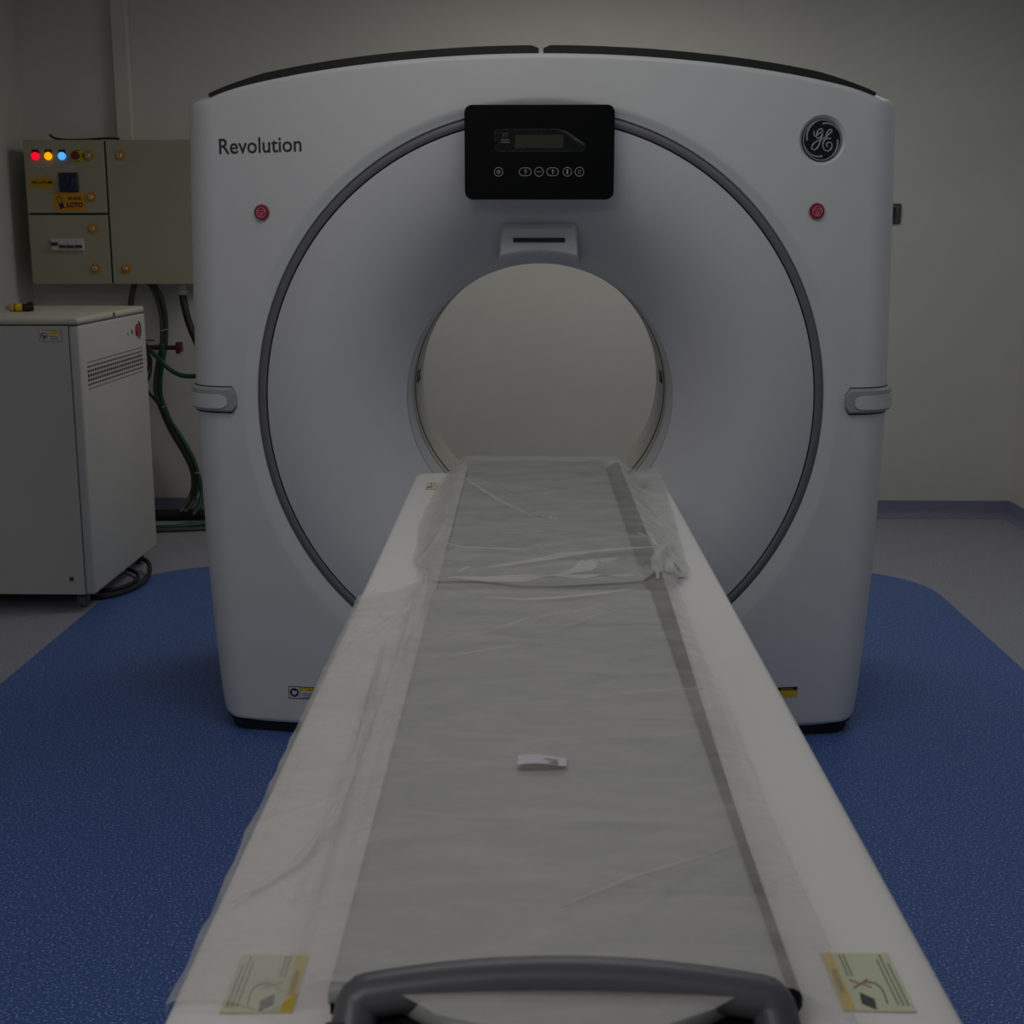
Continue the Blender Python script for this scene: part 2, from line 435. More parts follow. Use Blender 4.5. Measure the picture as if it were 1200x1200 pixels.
# bore tunnel (lathe about the bore axis)
def lathe(prof, n=128, zc=ZG):
    return B().grid([[(r*math.cos(2*PI*i/n), y, zc+r*math.sin(2*PI*i/n)) for i in range(n)] for r, y in prof], close=True)
lathe([(.400, 3.94), (.394, 3.915), (RB+.001, 3.903), (RB-.002, 3.915), (RB-.003, 4.045), (RB+.004, 4.045), (RB+.012, 4.045)]).build('bore_rim', M_dish, G, smooth=40)
lathe([(RB-.001, 4.040), (RB-.001, 4.078)]).build('bore_seam', M_gap, G)
lathe([(RB-.001, 4.118), (RB-.0035, 4.122), (RB-.0035, 4.132), (RB-.001, 4.136)]).build('bore_groove', M_gap, G)
lathe([(RB+.008, 4.066), (RB-.002, 4.066), (RB-.002, 4.30), (RB-.002, 4.42), (RB+.01, 4.45),
       (.44, 4.50), (.56, 4.56), (.70, 4.62), (.795, 4.65)]).build('bore_tunnel', M_bore, G, smooth=35)
for sx in (-1, 1):
    b = B()
    for (z0, z1) in ((.985, 1.02), (.962, .970)):
        if z1-z0 > .02:
            for q in ((4.185, 4.197, z0, z1), (4.255, 4.267, z0, z1), (4.185, 4.267, z0, z0+.003), (4.185, 4.267, z1-.003, z1)):
                zz = (q[2]+q[3])/2-ZG; xx = math.sqrt((RB-.002)**2-zz*zz)-.0015
                b.box(sx*xx-.0012, sx*xx+.0012, *q)
    b.build('laser_window', M_gap, G, smooth=0)
# top caps
def topcap(sx):
    b = B(); rows = []
    N = 50
    for i in range(N+1):
        x = .006+(.895-.006)*i/N
        e = min(1, max(.02, ((.895-x)/.16)))**.6; e0 = min(1, .55+(x-.006)/.01)
        h = .0165*e*e0; yf = fy(x)+.006; z0 = ztop(x)-.006
        rows.append([(sx*x, yf, z0), (sx*x, yf-.001, z0+.006+h-.002), (sx*x, yf+.003, z0+.006+h), (sx*x, 4.2, z0+.006+h+.006*e), (sx*x, 4.60, z0+.006+h), (sx*x, 4.60, z0)])
    b.grid([r+[r[0]] for r in rows])
    b.add(rows[0], [tuple(range(6))]); b.add(rows[-1], [tuple(range(6))])
    b.build('top_cover', M_cap, G, smooth=30)
topcap(-1); topcap(1)
# black plinth
b = B(); rows = []
loop = []
for i in range(0, 41):
    x = -.87+1.74*i/40; loop.append((x, fy(x)+.008))
def side_pts(sx, rev):
    P = []
    for k in range(1, 9):
        ph = PI/2*k/8; P.append((sx*(.87+.065*math.sin(ph)), fy(.87)+.008+.10*(1-math.cos(ph))))
    P += [(sx*.935, 4.1), (sx*.935, 4.5), (sx*.93, 4.6), (sx*.85, 4.64)]
    return P
loop = loop+side_pts(1, 0)+side_pts(-1, 0)[::-1]
for z, e in ((0.0, 0.012), (.03, .006), (.033, 0), (.034, .03)):
    rows.append([(x*(1-e), y+(e if y < 4.2 else -e), z) for x, y in loop])
b.grid(rows, close=True); b.add(rows[0], [tuple(range(len(loop)))]); b.build('plinth', M_base, G, smooth=40)
# lettering
def curved(xc, zc):
    return lambda a, b_, h=0: on_front(xc+a, zc+b_+.022*a, .0008+h)
B().text('Revolution', .0575, curved(-.7555, 1.6735), bold=.0007, xs=.935).build('lettering', M_letter, G, smooth=0, recalc=False, label='dark grey lettering reading Revolution')
# emblem
fe0 = fe
fe = lambda a, c, h=0: fe0(a, c, h-.007)
eb = B().add(*disc(fe, .0545, -.009, .003)).build('emblem', M_badge, G, smooth=40, label='round black badge with silver script monogram')
b = B()
K = .0575/(23*17.1)   # crop pixels (1200 px for 70 px) to metres, centre (580, 600)
def EP(pts, h=.004): return [fe((x-575)/390*.0525, (600-y)/415*.0525, h) for x, y in pts]
c40 = [fe(.0518*math.cos(2*PI*k/48), .0518*math.sin(2*PI*k/48), .0035) for k in range(48)]
b.tube(c40, .0017, n=6, smooth=0, closed=True)
def swoosh(a0, a1):
    P = []
    for k in range(11):
        f = k/10; a = math.radians(a0+(a1-a0)*f); r = .0508-.0085*(1-f)**1.2
        if k == 0: r -= .001
        P.append(fe(r*math.cos(a), r*math.sin(a), .005))
    b.tube(P, [.0029, .0012], n=8, smooth=0)
for q in (90, 180, 270, 0): swoosh(q+2, q-72)
w_ = .0021
b.tube(EP([(405, 420), (400, 470), (420, 520), (460, 510), (500, 470), (560, 440), (575, 400), (545, 372), (500, 395), (465, 450), (455, 520), (475, 565), (520, 560), (560, 510), (590, 470)]), w_, n=8)
b.tube(EP([(575, 480), (560, 560), (530, 660), (490, 750), (430, 800), (375, 785), (370, 730), (410, 670), (480, 620), (560, 590), (630, 550), (690, 500), (750, 440), (765, 400), (735, 385), (690, 420), (660, 480), (660, 540), (700, 570), (755, 570)]), w_, n=8)
b.tube(EP([(700, 570), (650, 580), (605, 640), (595, 720), (625, 790), (690, 825), (750, 800), (785, 730), (770, 670), (720, 645), (675, 670), (675, 715), (698, 740)]), w_, n=8)
b.build('monogram', M_silver, eb, smooth=60)
# emergency stops
for xc, zc in ((-.756, 1.499), (.744, 1.502)):
    fn = patch(xc, zc)
    s_ = B().add(*disc(fn, .0225, -.004, .002)); s_.build('button_ring', M_grip, G)
    s = B().add(*disc(fn, .0205, 0, .008, r2=.0195)).build('stop_button', M_red, G, label='red stop button with pale symbol')
    b = B(); b.tube([fn(.0128*math.cos(2*PI*k/32), .0128*math.sin(2*PI*k/32), .0082) for k in range(32)], .0007, n=5, smooth=0, closed=True)
    T = [(-.0105, .0052), (.0105, .0052), (0, -.0108)]
    for i in range(3): b.tube([fn(*T[i], .0082), fn(*T[(i+1) % 3], .0082)], .0006, n=5, smooth=0)
    b.tube([fn(0, .001, .0082), fn(0, -.006, .0082)], .0006, n=5, smooth=0)
    b.tube([fn(-.0035, -.0005, .0082), fn(0, -.003, .0082), fn(.0035, -.0005, .0082)], .0005, n=5, smooth=0)
    b.build('symbol', M_redpale, s)
# control panel
PX, PZ, PY = -.003, 1.651, 3.625
def fp(a, b_, h=0): return Vector((PX+a, PY-h, PZ+b_))
b = B(); poly = rrect(.392, .240, .020, 8); b.prism(poly, lambda a, c, h: fp(a, c, h-.05), .05)
cp = b.build('control_panel', M_glass, G, smooth=40, label='black glossy control panel with small display and touch buttons')
for o_ in (cp,):
    bmv = o_.modifiers.new('b', 'BEVEL'); bmv.width = .003; bmv.segments = 2; bmv.limit_method = 'ANGLE'
def PP(px, py):  # crop-3 picture pixels (120..1100 x 130..738) to panel plane
    return ((px-611)/980*.392, -(py-434)/608*.240)
x0, z0 = PP(448, 408); x1, z1 = PP(770, 322)
B().prism([(x0, z0), (x1-.001, z0), (x1, z1), (x0+.002, z1)], lambda a, c, h: fp(a, c, h+.0004), .0006).build('display', M_lcd, cp, smooth=0, label='olive display window')
# peeling clear film
q = [PP(*p) for p in ((335, 288), (740, 286), (800, 325), (905, 380), (912, 400), (890, 428), (350, 428), (322, 415), (318, 395), (345, 375), (318, 355), (318, 300))]
fl = B(); fl.prism(q, lambda a, c, h: fp(a, c, h+.0014), .0003); film = fl.build('protective_film', M_film, cp, smooth=0, label='clear film peeling off at its right corner')
b = B(); b.tube([fp(*p, .0018) for p in q], .0003, n=5, smooth=0, closed=True); b.build('film_edge', M_filmcurl, film)
b = B(); R1 = [PP(*p) for p in ((720, 286), (790, 300), (850, 340), (912, 385))]; R2 = [PP(*p) for p in ((745, 292), (800, 330), (845, 372), (905, 392))]
b.grid([[fp(*p, .002) for p in R1], [fp((p[0]+q_[0])/2, (p[1]+q_[1])/2, .009) for p, q_ in zip(R1, R2)], [fp(*p, .004) for p in R2]]); b.build('film_curl', M_filmcurl, film, smooth=60, recalc=False)
b = B()
b.text("S'I'", .015, lambda a, c, h: fp(a+PP(388, 325)[0], c+PP(388, 325)[1], .0009)); b2 = B()
for yy in (355, 370):
    x0, z0 = PP(358, yy+4); x1, z1 = PP(415, yy-5); b.add(*(lambda v: (v, [(0, 1, 2, 3)]))([fp(x0, z0, .0009), fp(x1, z0, .0009), fp(x1, z1, .0009), fp(x0, z1, .0009)]))
b.build('display_text', M_icon2, cp, smooth=0, recalc=False)
def pill(cx, cz, wd, hd):
    P = rrect(wd, hd, hd/2-.00001, 10, cx, cz); return [fp(a, c, .0008) for a, c in P]
for kx, wd in ((344, 55), (519, 78), (609, 57), (698, 76), (795, 56), (874, 57)):
    cx, cz = PP(kx, 560); s = .392/980
    b = B(); b.tube(pill(cx, cz, wd*s, (50 if wd > 60 else wd)*s), .0006, n=5, smooth=0, closed=True)
    bt = b.build('touch_button', M_icon, cp)
    b = B(); P = lambda *pts: [fp(cx+a*s, cz+c*s, .0008) for a, c in pts]
    if kx == 344:
        b.tube(P(*[(8*math.cos(t*PI/6), 8*math.sin(t*PI/6)) for t in range(12)]), .0007, n=4, smooth=0, closed=True)
        for t in range(8): b.tube(P((10*math.cos(t*PI/4), 10*math.sin(t*PI/4)), (14*math.cos(t*PI/4), 14*math.sin(t*PI/4))), .0005, n=4)
    elif wd > 70:
        b.tube(P((0, 14), (0, -14)), .0007, n=4); b.tube(P((-4, 8), (0, 14), (4, 8)), .0005, n=4); b.tube(P((-4, -12), (4, -12)), .0006, n=4)
        b.tube(P((6, 8), (12, 4), (6, 0), (12, -4)), .0005, n=4, smooth=0)
    elif kx == 609:
        b.tube(P((-15, 0), (-6, 0)), .0009, n=4); b.tube(P((-4, 0), (0, 3), (4, 0), (0, -3), (-4, 0)), .0007, n=4, smooth=0); b.tube(P((6, 0), (15, 0)), .0009, n=4)
    elif kx == 795:
        b.tube(P(*[(6*math.cos(t*PI/5), 10+5*math.sin(t*PI/5)) for t in range(10)]), .0006, n=4, smooth=0, closed=True)
        b.tube(P((-5, -4), (5, -4)), .0012, n=4); b.tube(P((0, 4), (0, -14)), .0016, n=4)
    else:
        b.tube(P((-4, 12), (-8, 4)), .0006, n=4); b.tube(P((4, 10), (10, 0), (4, 0)), .0006, n=4, smooth=0); b.tube(P((-2, -4), (-2, -14)), .0007, n=4); b.tube(P((-7, -2), (-1, -6)), .0006, n=4)
    b.build('icon', M_icon2 if False else M_icon, bt)
# camera pod under the panel
b = B(); rows = []
N = 28
def pod_row(y, wtop, ztp, rr, inset, drop=0):
    P = []
    for i in range(N+1):   # top edge left -> right
        a = -1+2*i/N; x = a*wtop/2
        P.append((x-.004, y, ztp-inset-(.010*max(0, (abs(a)-.9)/.1)**2)))
    for i in range(N+1):   # lower edge right -> left follows the bore circle
        a = 1-2*i/N; x = a*(wtop/2+.006)
        P.append((x-.004, y, ZG+math.sqrt(rr*rr-x*x)))
    return P
rows = [pod_row(3.93, .212, 1.475, .398, 0), pod_row(3.80, .212, 1.474, .405, 0), pod_row(3.762, .208, 1.470, .413, 0), pod_row(3.750, .202, 1.462, .418, 0), pod_row(3.747, .196, 1.455, .424, 0)]
b.grid(rows, close=True); b.add(rows[-1], [tuple(range(len(rows[-1])))]); b.add(rows[0], [tuple(range(len(rows[0])))])
pod = b.build('camera_pod', M_dish, G, smooth=50, label='pale housing with a dark slot above the bore')
b = B()
for a0, a1, z0, z1 in ((-.074, .068, 1.4215, 1.428),):
    b.box(a0, a1, 3.742, 3.748, z0-.002, z1+.003, .001, 1)
b.build('slot', M_gap, pod, smooth=0)
b = B(); b.tube([Vector((-.004+.009*math.cos(2*PI*k/16), 3.7465, 1.403+.0018*math.sin(2*PI*k/16))) for k in range(16)], .0006, n=4, smooth=0, closed=True); b.build('mark', M_gripin, pod, smooth=0)
# side grips
def grip_path(sx, off, z):
    P = []
    for i in range(9):
        x = .905-.0+.0*i; x = .850+(.885-.850)*i/8; P.append((x, fy(x)-off))
    for k in range(1, 11):
        ph = PI/2*k/10; rc = .11; xx = xside(z); P.append((xx-rc*(1-math.sin(ph))+off*math.sin(ph), fy(.887)+rc*1.05*(1-math.cos(ph))-off*math.cos(ph)))
    P += [(xside(z)+off, 4.0), (xside(z)+off, 4.2)]
    return [(sx*x, y) for x, y in P]
def grip_band(sx, zc, hh, o0, o1, taper, m, name, parent, i0=0):
    b = B(); rows = []
    A = grip_path(sx, o0, zc); C = grip_path(sx, o1, zc)
    n = len(A)
    for i in range(i0, n):
        j = i-i0; s_ = min(1, .45+j/3*.55); h = hh*s_ if j < 3 else hh
        rows.append([(*A[i], zc-h), (*A[i], zc+h), (*((C[i][k]+A[i][k])/2 for k in (0, 1)), zc+h*.98), (*C[i], zc+h*taper), (*C[i], zc-h*taper), (*((C[i][k]+A[i][k])/2 for k in (0, 1)), zc-h*.98)])
    b.grid(rows, close=True); b.add(rows[0], [tuple(range(6))]); b.add(rows[-1], [tuple(range(6))])
    return b.build(name, m, parent, smooth=40)
for sx in (-1, 1):
    grip_band(sx, .985, .0385, -.01, .0015, 1, M_gap, 'grip_seam', G)
    g = grip_band(sx, .985, .036, -.01, .013, .80, M_grip, 'side_grip', G)
    grip_band(sx, .981, .0195, .010, .0165, .96, M_gripin, 'grip_inlay', g, 6)
# warning labels at the foot
def label_left():
    fn = patch(-.665, .133)
    l = B(); l.prism([(-.064, -.020), (.064, -.020), (.064, .016), (-.064, .016)], fn, .0006)
    L = l.build('warning_label', M_white, G, smooth=0, label='white and yellow warning label low on the left side')
    b = B(); b.prism([(-.0645, -.0205), (-.0625, -.0205), (-.0625, .0165), (-.0645, .0165)], fn, .001)
    for q in (-.0205, .0145): b.prism([(-.0645, q), (.064, q), (.064, q+.002), (-.0645, q+.002)], fn, .001)
    b.prism([(-.031, -.02), (-.0295, -.02), (-.0295, .015), (-.031, .015)], fn, .001)
    b.add(*disc(lambda a, c, h=0: fn(a-.047, c-.002, h), .0135, .0006, .001)); 
    for k in range(3): b.prism([(-.024, -.005-.006*k), (.05-.01*k, -.005-.006*k), (.05-.01*k, -.003-.006*k), (-.024, -.003-.006*k)], fn, .001)
    b.build('label_print', M_ink, L, smooth=0)
    b = B(); b.prism([(-.029, .004), (.063, .004), (.063, .0145), (-.029, .0145)], fn, .0011); b.build('yellow_stripe', M_yel, L, smooth=0)
    B().text('CAUTION', .009, lambda a, c, h: fn(a+.01, c+.009, .0013)).build('label_text', M_ink, L, smooth=0, recalc=False)
    b = B(); b.prism([(-.053, -.006), (-.049, -.009), (-.044, -.009), (-.039, -.003), (-.041, .005), (-.045, .001), (-.049, .004), (-.054, .003)], fn, .0013); b.build('pictogram', M_white, L, smooth=0)
label_left()
fn = patch(.69, .143)
L = B(); L.prism([(-.062, -.017), (.062, -.017), (.062, .014), (-.062, .014)], fn, .0006); L = L.build('warning_label', M_yel, G, smooth=0, label='yellow warning label with black top strip low on the right side')
b = B(); b.prism([(-.062, .004), (.062, .004), (.062, .014), (-.062, .014)], fn, .001); b.build('label_strip', M_ink, L, smooth=0)
B().text('CAUTION', .008, lambda a, c, h: fn(a+.03, c+.0085, .0012)).build('label_text', M_yel, L, smooth=0, recalc=False)

# ------------------------------------------------------------------ patient table (axis turned half a degree)
TA = .0095
def T(u, v, z=0):
    c, s = math.cos(TA), math.sin(TA); dv = v-.98
    return Vector((.022+u*c-dv*s, .98+u*s+dv*c, z))
tb = empty('patient_table', T(0, 2.2, 0), 'long white patient table leading from the foreground into the bore', 'patient table')
ZT = .82
def rloop(hw, v0, v1, r, ins, n=8):
    P = []; hw -= ins; v0 += ins; v1 -= ins; r = max(.004, r-ins)
    for sx, vv, sg, a0 in ((1, v1, -1, 0), (-1, v1, -1, 90), (-1, v0, 1, 180), (1, v0, 1, 270)):
        for i in range(n+1):
            a = math.radians(a0+90*i/n); P.append((sx*(hw-r)+r*math.cos(a), vv+sg*r+r*math.sin(a)))
    return P
rows = []
for ins, z in ((.10, ZT+.001), (.025, ZT), (.010, ZT-.001), (.0045, ZT-.003), (.001, ZT-.007), (0, ZT-.014), (.001, ZT-.12), (.010, ZT-.165), (.03, ZT-.19), (.07, ZT-.20)):
    rows.append([T(u, v, z) for u, v in rloop(.3245, .55, 3.515, .045, ins)])
b = B(); b.grid(rows, close=True); b.add(rows[0], [tuple(range(len(rows[0])))]); b.add(rows[-1], [tuple(range(len(rows[-1])))])
b.build('table_shell', M_tshell, tb, smooth=50)
rows = []
for hw, v0, v1, z in ((.22, 1.5, 3.30, .64), (.22, 1.5, 3.30, .45), (.24, 1.6, 3.32, .2), (.26, 1.65, 3.38, .05), (.26, 1.65, 3.38, 0)):
    rows.append([T(u, v, z) for u, v in rloop(hw, v0, v1, .08, 0)])
b = B(); b.grid(rows, close=True); b.add(rows[0], [tuple(range(len(rows[0])))]); b.add(rows[-1], [tuple(range(len(rows[-1])))])
b.build('pedestal', M_ped, tb, smooth=50)
# cradle
def smooth(x, a, b_):
    t = max(0, min(1, (x-a)/(b_-a))); return t*t*(3-2*t)
b = B(); rows = []
CU0, CU1 = -.186, .206
for v in [.958+(3.50-.958)*i/30 for i in range(31)]:
    top = []; bot = []; CU1 = .187+.024*smooth(v, 1.05, 2.6)
    for k in range(17):
        f = -1+2*k/16; u = (CU0+CU1)/2+(CU1-CU0)/2*f
        if k == 15: u = .1805
        if k == 14: u = .1795
        if k == 16: u = CU1
        top.append(T(u, v, .8345+(.017*min(1, (u-.179)/.008) if u > .180 else 0))); bot.append(T(u, v, .8215+.022*abs(f)**6))
    rows.append(top+bot[::-1])
b.grid(rows, close=True); b.add(rows[0], [tuple(range(34))]); b.add(rows[-1], [tuple(range(34))])
b.build('cradle', M_carbon, tb, smooth=50, label='dark cradle board under the pads')
# handle
b = B(); P = []
arch = [(-.154+.308*k/16, .967-.012*((-.154+.308*k/16)/.158)**2, .8615-.0090*((-.154+.308*k/16)/.158)**2) for k in range(17)]
cr = lambda sx: [(sx*(.154+.010*math.sin(a)), .9556-.008*(1-math.cos(a)), .8530-.010*(1-math.cos(a))) for a in (PI/8, PI/4, 3*PI/8, PI/2)]+[(sx*.166, .932, .832), (sx*.168, .918, .80)]
hp = cr(-1)[::-1]+arch+cr(1)
b.tube([T(*p) for p in hp], .0178, n=20, smooth=0)
hd = b.build('cradle_handle', M_handle, tb, smooth=60, label='dark grey arched grab handle')
b = B(); b.box(-.165, .165, .87, .955, .821, .8352, .004, 2)
b.v = [tuple(T(x, y, z)) for x, y, z in b.v]; b.build('cradle_foot', M_carbon, tb, smooth=40)
for sx in (-1, 1):
    B().cyl(T(sx*.168, .912, .842), T(sx*.184, .912, .842), .013, n=24, bev=.003).build('release_knob', M_black, tb)
# labels on the shell
def lblT(u, v, a=0):
    def fn(x, y, h=0): return T(u+x, v+y, ZT+.0012+h)
    return fn
def table_label(u, v, flip, lab):
    fn0 = lblT(u, v); fn = (lambda x, y, h=0: fn0(-x, y, h)) if flip else fn0
    w2, h2 = .030, .045
    L = B(); L.prism([(-w2, -h2), (w2, -h2), (w2, h2), (-w2, h2)], fn, .0004); L = L.build('warning_label', M_cream, tb, smooth=0, label=lab)
    b = B(); b.prism([(-w2+.001, -h2+.001), (-w2+.0105, -h2+.001), (-w2+.0105, h2-.001), (-w2+.001, h2-.001)], fn, .0007); b.build('yellow_stripe', M_yel, L, smooth=0)
    rot = lambda ox, oy: (lambda a, c, h: fn0((-ox if flip else ox)+(c if not flip else -c)*1.0, oy-(a if not flip else -a)*-1*-1 if False else oy-a, .0009))
    B().text('WARNING', .008, rot(-w2+.0057, -.001)).build('label_text', M_ink, L, smooth=0, recalc=False)
    b = B()
    for x, y0, y1 in ((-.0135, .008, .042), (-.010, .008, .042), (.0215, -.037, .042), (.0175, -.036, .034), (.0255, -.037, .028)):
        b.prism([(x-.0007, y0), (x+.0007, y0), (x+.0007, y1), (x-.0007, y1)], fn, .0007)
    b.tube([fn(-.002, -.002, .0008), fn(.006, -.004, .0008), (fn(.010, -.014, .0008)), fn(.009, -.034, .0008)], .0006, n=5)
    b.build('fine_print', M_inkg, L, smooth=0)
    b = B(); b.prism([(-.012, -.034), (-.002, -.043), (.0, -.028), (-.004, -.024), (-.010, -.018)], fn, .0009); b.build('pictogram', M_ink, L, smooth=0)
    b = B(); b.tube([fn(-.014, .001, .0008), fn(.002, -.010, .0008)], .0008, n=5); b.tube([fn(-.013, -.011, .0008), fn(.001, .002, .0008)], .0008, n=5); b.build('cross_mark', M_pink, L)
table_label(.257, 1.033, False, 'cream warning label with yellow stripe, near right edge')
table_label(-.250, 1.025, True, 'cream warning label with yellow stripe, under the sheet on the left')
for u, v in ((-.268, 3.31), (.268, 3.33)):
    fn = lblT(u, v); L = B(); L.prism([(-.016, -.048), (.016, -.048), (.016, .048), (-.016, .048)], fn, .0004); L = L.build('sticker', M_cream, tb, smooth=0, label='small cream sticker at the far end')
    b = B(); b.prism([(-.014, -.036), (-.002, -.024), (.004, -.006), (-.008, -.016)], fn, .0007); b.prism([(-.005, .012), (-.003, .012), (-.003, .036), (-.005, .036)], fn, .0007); b.prism([(.004, .016), (.006, .016), (.006, .030), (.004, .030)], fn, .0007)
    b.build('label_print', M_ink, L, smooth=0)
fn = lblT(.255, 2.395); b = B(); b.prism([(-.007, -.003), (.006, -.004), (.004, .003), (-.004, .004)], fn, .0003); b.build('pen_mark', M_purple, tb, smooth=0, label='small purple mark')

# pads
def pad(v0, v1, u0, u1, lab):
    b = B(); rows = []
    for ins, z in ((0.004, .836), (0, .842), (0, .851), (.003, .855), (.008, .8565), (.03, .857)):
        L = []
        for u, v in rloop(1, 0, 1, .0, 0, n=1): pass
        uu0, uu1, vv0, vv1 = u0+ins, u1-ins, v0+ins, v1-ins
        nu, nv = 8, 24
        L = [(uu0+(uu1-uu0)*i/24, vv0+(.056*smooth(abs(uu0+(uu1-uu0)*i/24), .06, .150) if v0 < 1 else 0)) for i in range(24)]+[(uu1, vv0+(.056 if v0 < 1 else 0)*(1-i/nv)+(vv1-vv0)*i/nv) for i in range(nv)]+[(uu1-(uu1-uu0)*i/nu, vv1) for i in range(nu)]+[(uu0, vv1-(vv1-vv0-(.056 if v0 < 1 else 0))*i/nv) for i in range(nv)]
        rows.append([T(u, v, z) for u, v in L])
    b.grid(rows, close=True); b.add(rows[-1], [tuple(range(len(rows[-1])))]); b.add(rows[0], [tuple(range(len(rows[0])))])
    return tag(b.build('mattress_pad', M_pad, smooth=60), lab, 'mattress', None)
pad(.905, 2.185, -.188, .178, 'long flat grey pad on the near part of the patient table')
pad(2.200, 3.49, -.182, .172, 'flat grey pad on the far part of the patient table by the bore')

# sheets
def smooth(x, a, b_):
    t = max(0, min(1, (x-a)/(b_-a))); return t*t*(3-2*t)
def base_h(u):
    return ZT+.004+(.861-ZT-.004)*(smooth(u, -.245, -.188)*(1-smooth(u, .200, .262)))
def seg_d(u, v, P):
    best = 9; tt = 0
    for i in range(len(P)-1):
        ax, ay = P[i]; bx, by = P[i+1]; dx, dy = bx-ax, by-ay
        t = max(0, min(1, ((u-ax)*dx+(v-ay)*dy)/(dx*dx+dy*dy))); d = math.hypot(u-ax-dx*t, v-ay-dy*t)
        if d < best: best = d; tt = (i+t)/(len(P)-1)
    return best, tt
def lerpt(T_, v):
    if v <= T_[0][0]: return T_[0][1]
    for (a, b_), (c, d) in zip(T_, T_[1:]):
        if v <= c: return b_+(d-b_)*(v-a)/(c-a)
    return T_[-1][1]
STR2 = [([(-.149, 2.244), (-.075, 2.304), (.003, 2.356), (.084, 2.41), (.157, 2.439), (.209, 2.449)], .012), ([(-.166, 2.215), (-.105, 2.200), (-.05, 2.197), (.01, 2.212), (.066, 2.21), (.113, 2.228), (.147, 2.238), (.171, 2.215)], .011),
        ([(.001, 2.222), (.059, 2.266), (.119, 2.316), (.166, 2.357)], .012), ([(-.19, 3.20), (-.098, 2.917), (-.02, 2.727)], .004), ([(.254, 2.30), (.235, 2.45), (.188, 2.573)], .007),
        ([(.234, 2.49), (.200, 2.32), (.192, 2.21)], .012), ([(.250, 2.42), (.228, 2.36), (.215, 2.28)], .008), ([(-.21, 2.50), (-.15, 2.44), (-.05, 2.43), (.05, 2.37)], .003)]
STR1 = [([(-.098, 2.107), (-.036, 2.094), (.035, 2.112), (.099, 2.138), (.155, 2.165)], .007), ([(-.16, 1.778), (-.123, 1.803), (-.066, 1.836), (-.01, 1.85)], .0022), ([(-.127, 1.879), (-.06, 1.936), (-.002, 1.999), (.051, 2.043)], .003),
        ([(.005, 1.911), (.074, 2.0), (.128, 2.039)], .0025), ([(-.212, 2.33), (-.205, 2.197), (-.200, 2.0), (-.205, 1.8)], .006), ([(.02, 1.60), (.10, 1.645), (.20, 1.66)], .0025), ([(.0, 1.08), (.07, 1.14), (.17, 1.20)], .003),
        ([(-.25, 1.95), (-.24, 1.7), (-.232, 1.45), (-.225, 1.2)], .006), ([(-.31, 1.15), (-.26, 1.24), (-.22, 1.40)], .005)]
def sheet(name, left, right, near, far, creases, lab, NU=110, NV=230, lift=0, amp=1, m=None, strips=()):
    def zf(u, v):
        z = base_h(u)+lift
        nn = noise.noise(Vector((u*9, v*5, lift*50)))*.0022+noise.noise(Vector((u*30+v*8, v*16, 3)))*.0009
        off = smooth(abs(u-.01), .19, .26)
        z += (nn+.001)*amp*(.35+1.3*off)
        z += .0045*amp*off*max(0, 1-3.2*abs(noise.noise(Vector((u*13+v*3, v*6-u*4, 9+lift*99)))))**2*(1 if u > -.30 else .3)
        cz = 0
        for P, wd, ht in creases:
            d, t = seg_d(u, v, P)
            if d < wd*3: cz = max(cz, 1.35*ht*math.exp(-(d/wd)**2)*math.sin(PI*min(1, max(0, .12+.8*t))))
        return z+cz
    b = B(); rows = []
    for j in range(NV+1):
        g = j/NV; row = []
        for i in range(NU+1):
            f = i/NU
            # rough position, then edges
            vm = lerpt(near, f)*(1-g)+lerpt(far, f)*g
            u = lerpt(left, vm)*(1-f)+lerpt(right, vm)*f
            v = vm
            z = zf(u, v)
            if u < -.318:   # falls over the table edge
                dd = -.318-u; z -= min(dd, .008)*.35+max(0, dd-.008)*2.2; u = -.318-min(dd, .008)-max(0, dd-.008)*.15
            row.append(T(u, v, max(z, base_h(u)+.0008 if u > -.31 else 0)))
        rows.append(row)
    b.grid(rows)
    b.cur = 1
    for P, wd in strips:      # narrow folds: the film doubled over on itself
        Q = [Vector((u, v)) for u, v in P]; pts = []
        for q in range(len(Q)-1):
            for t_ in range(8): pts.append(Q[q].lerp(Q[q+1], t_/8))
        pts.append(Q[-1]); rr = []
        for q, p in enumerate(pts):
            d = (pts[min(q+1, len(pts)-1)]-pts[max(q-1, 0)]).normalized(); n_ = Vector((-d.y, d.x)); f = q/(len(pts)-1)
            ww = wd*(.15+.85*math.sin(PI*min(1, f*1.0+.02)))*(1+.35*noise.noise(Vector((f*6, wd*900, 1))))
            rr.append([T(*(p+n_*ww*e), zf(*(p+n_*ww*e))+.0007+.0016*(1-e*e)) for e in (-1, -.5, 0, .5, 1)])
        b.grid(rr)
    o = b.build(name, [m or M_sheet, M_fold], smooth=180, recalc=False)
    return tag(o, lab, 'plastic sheet')
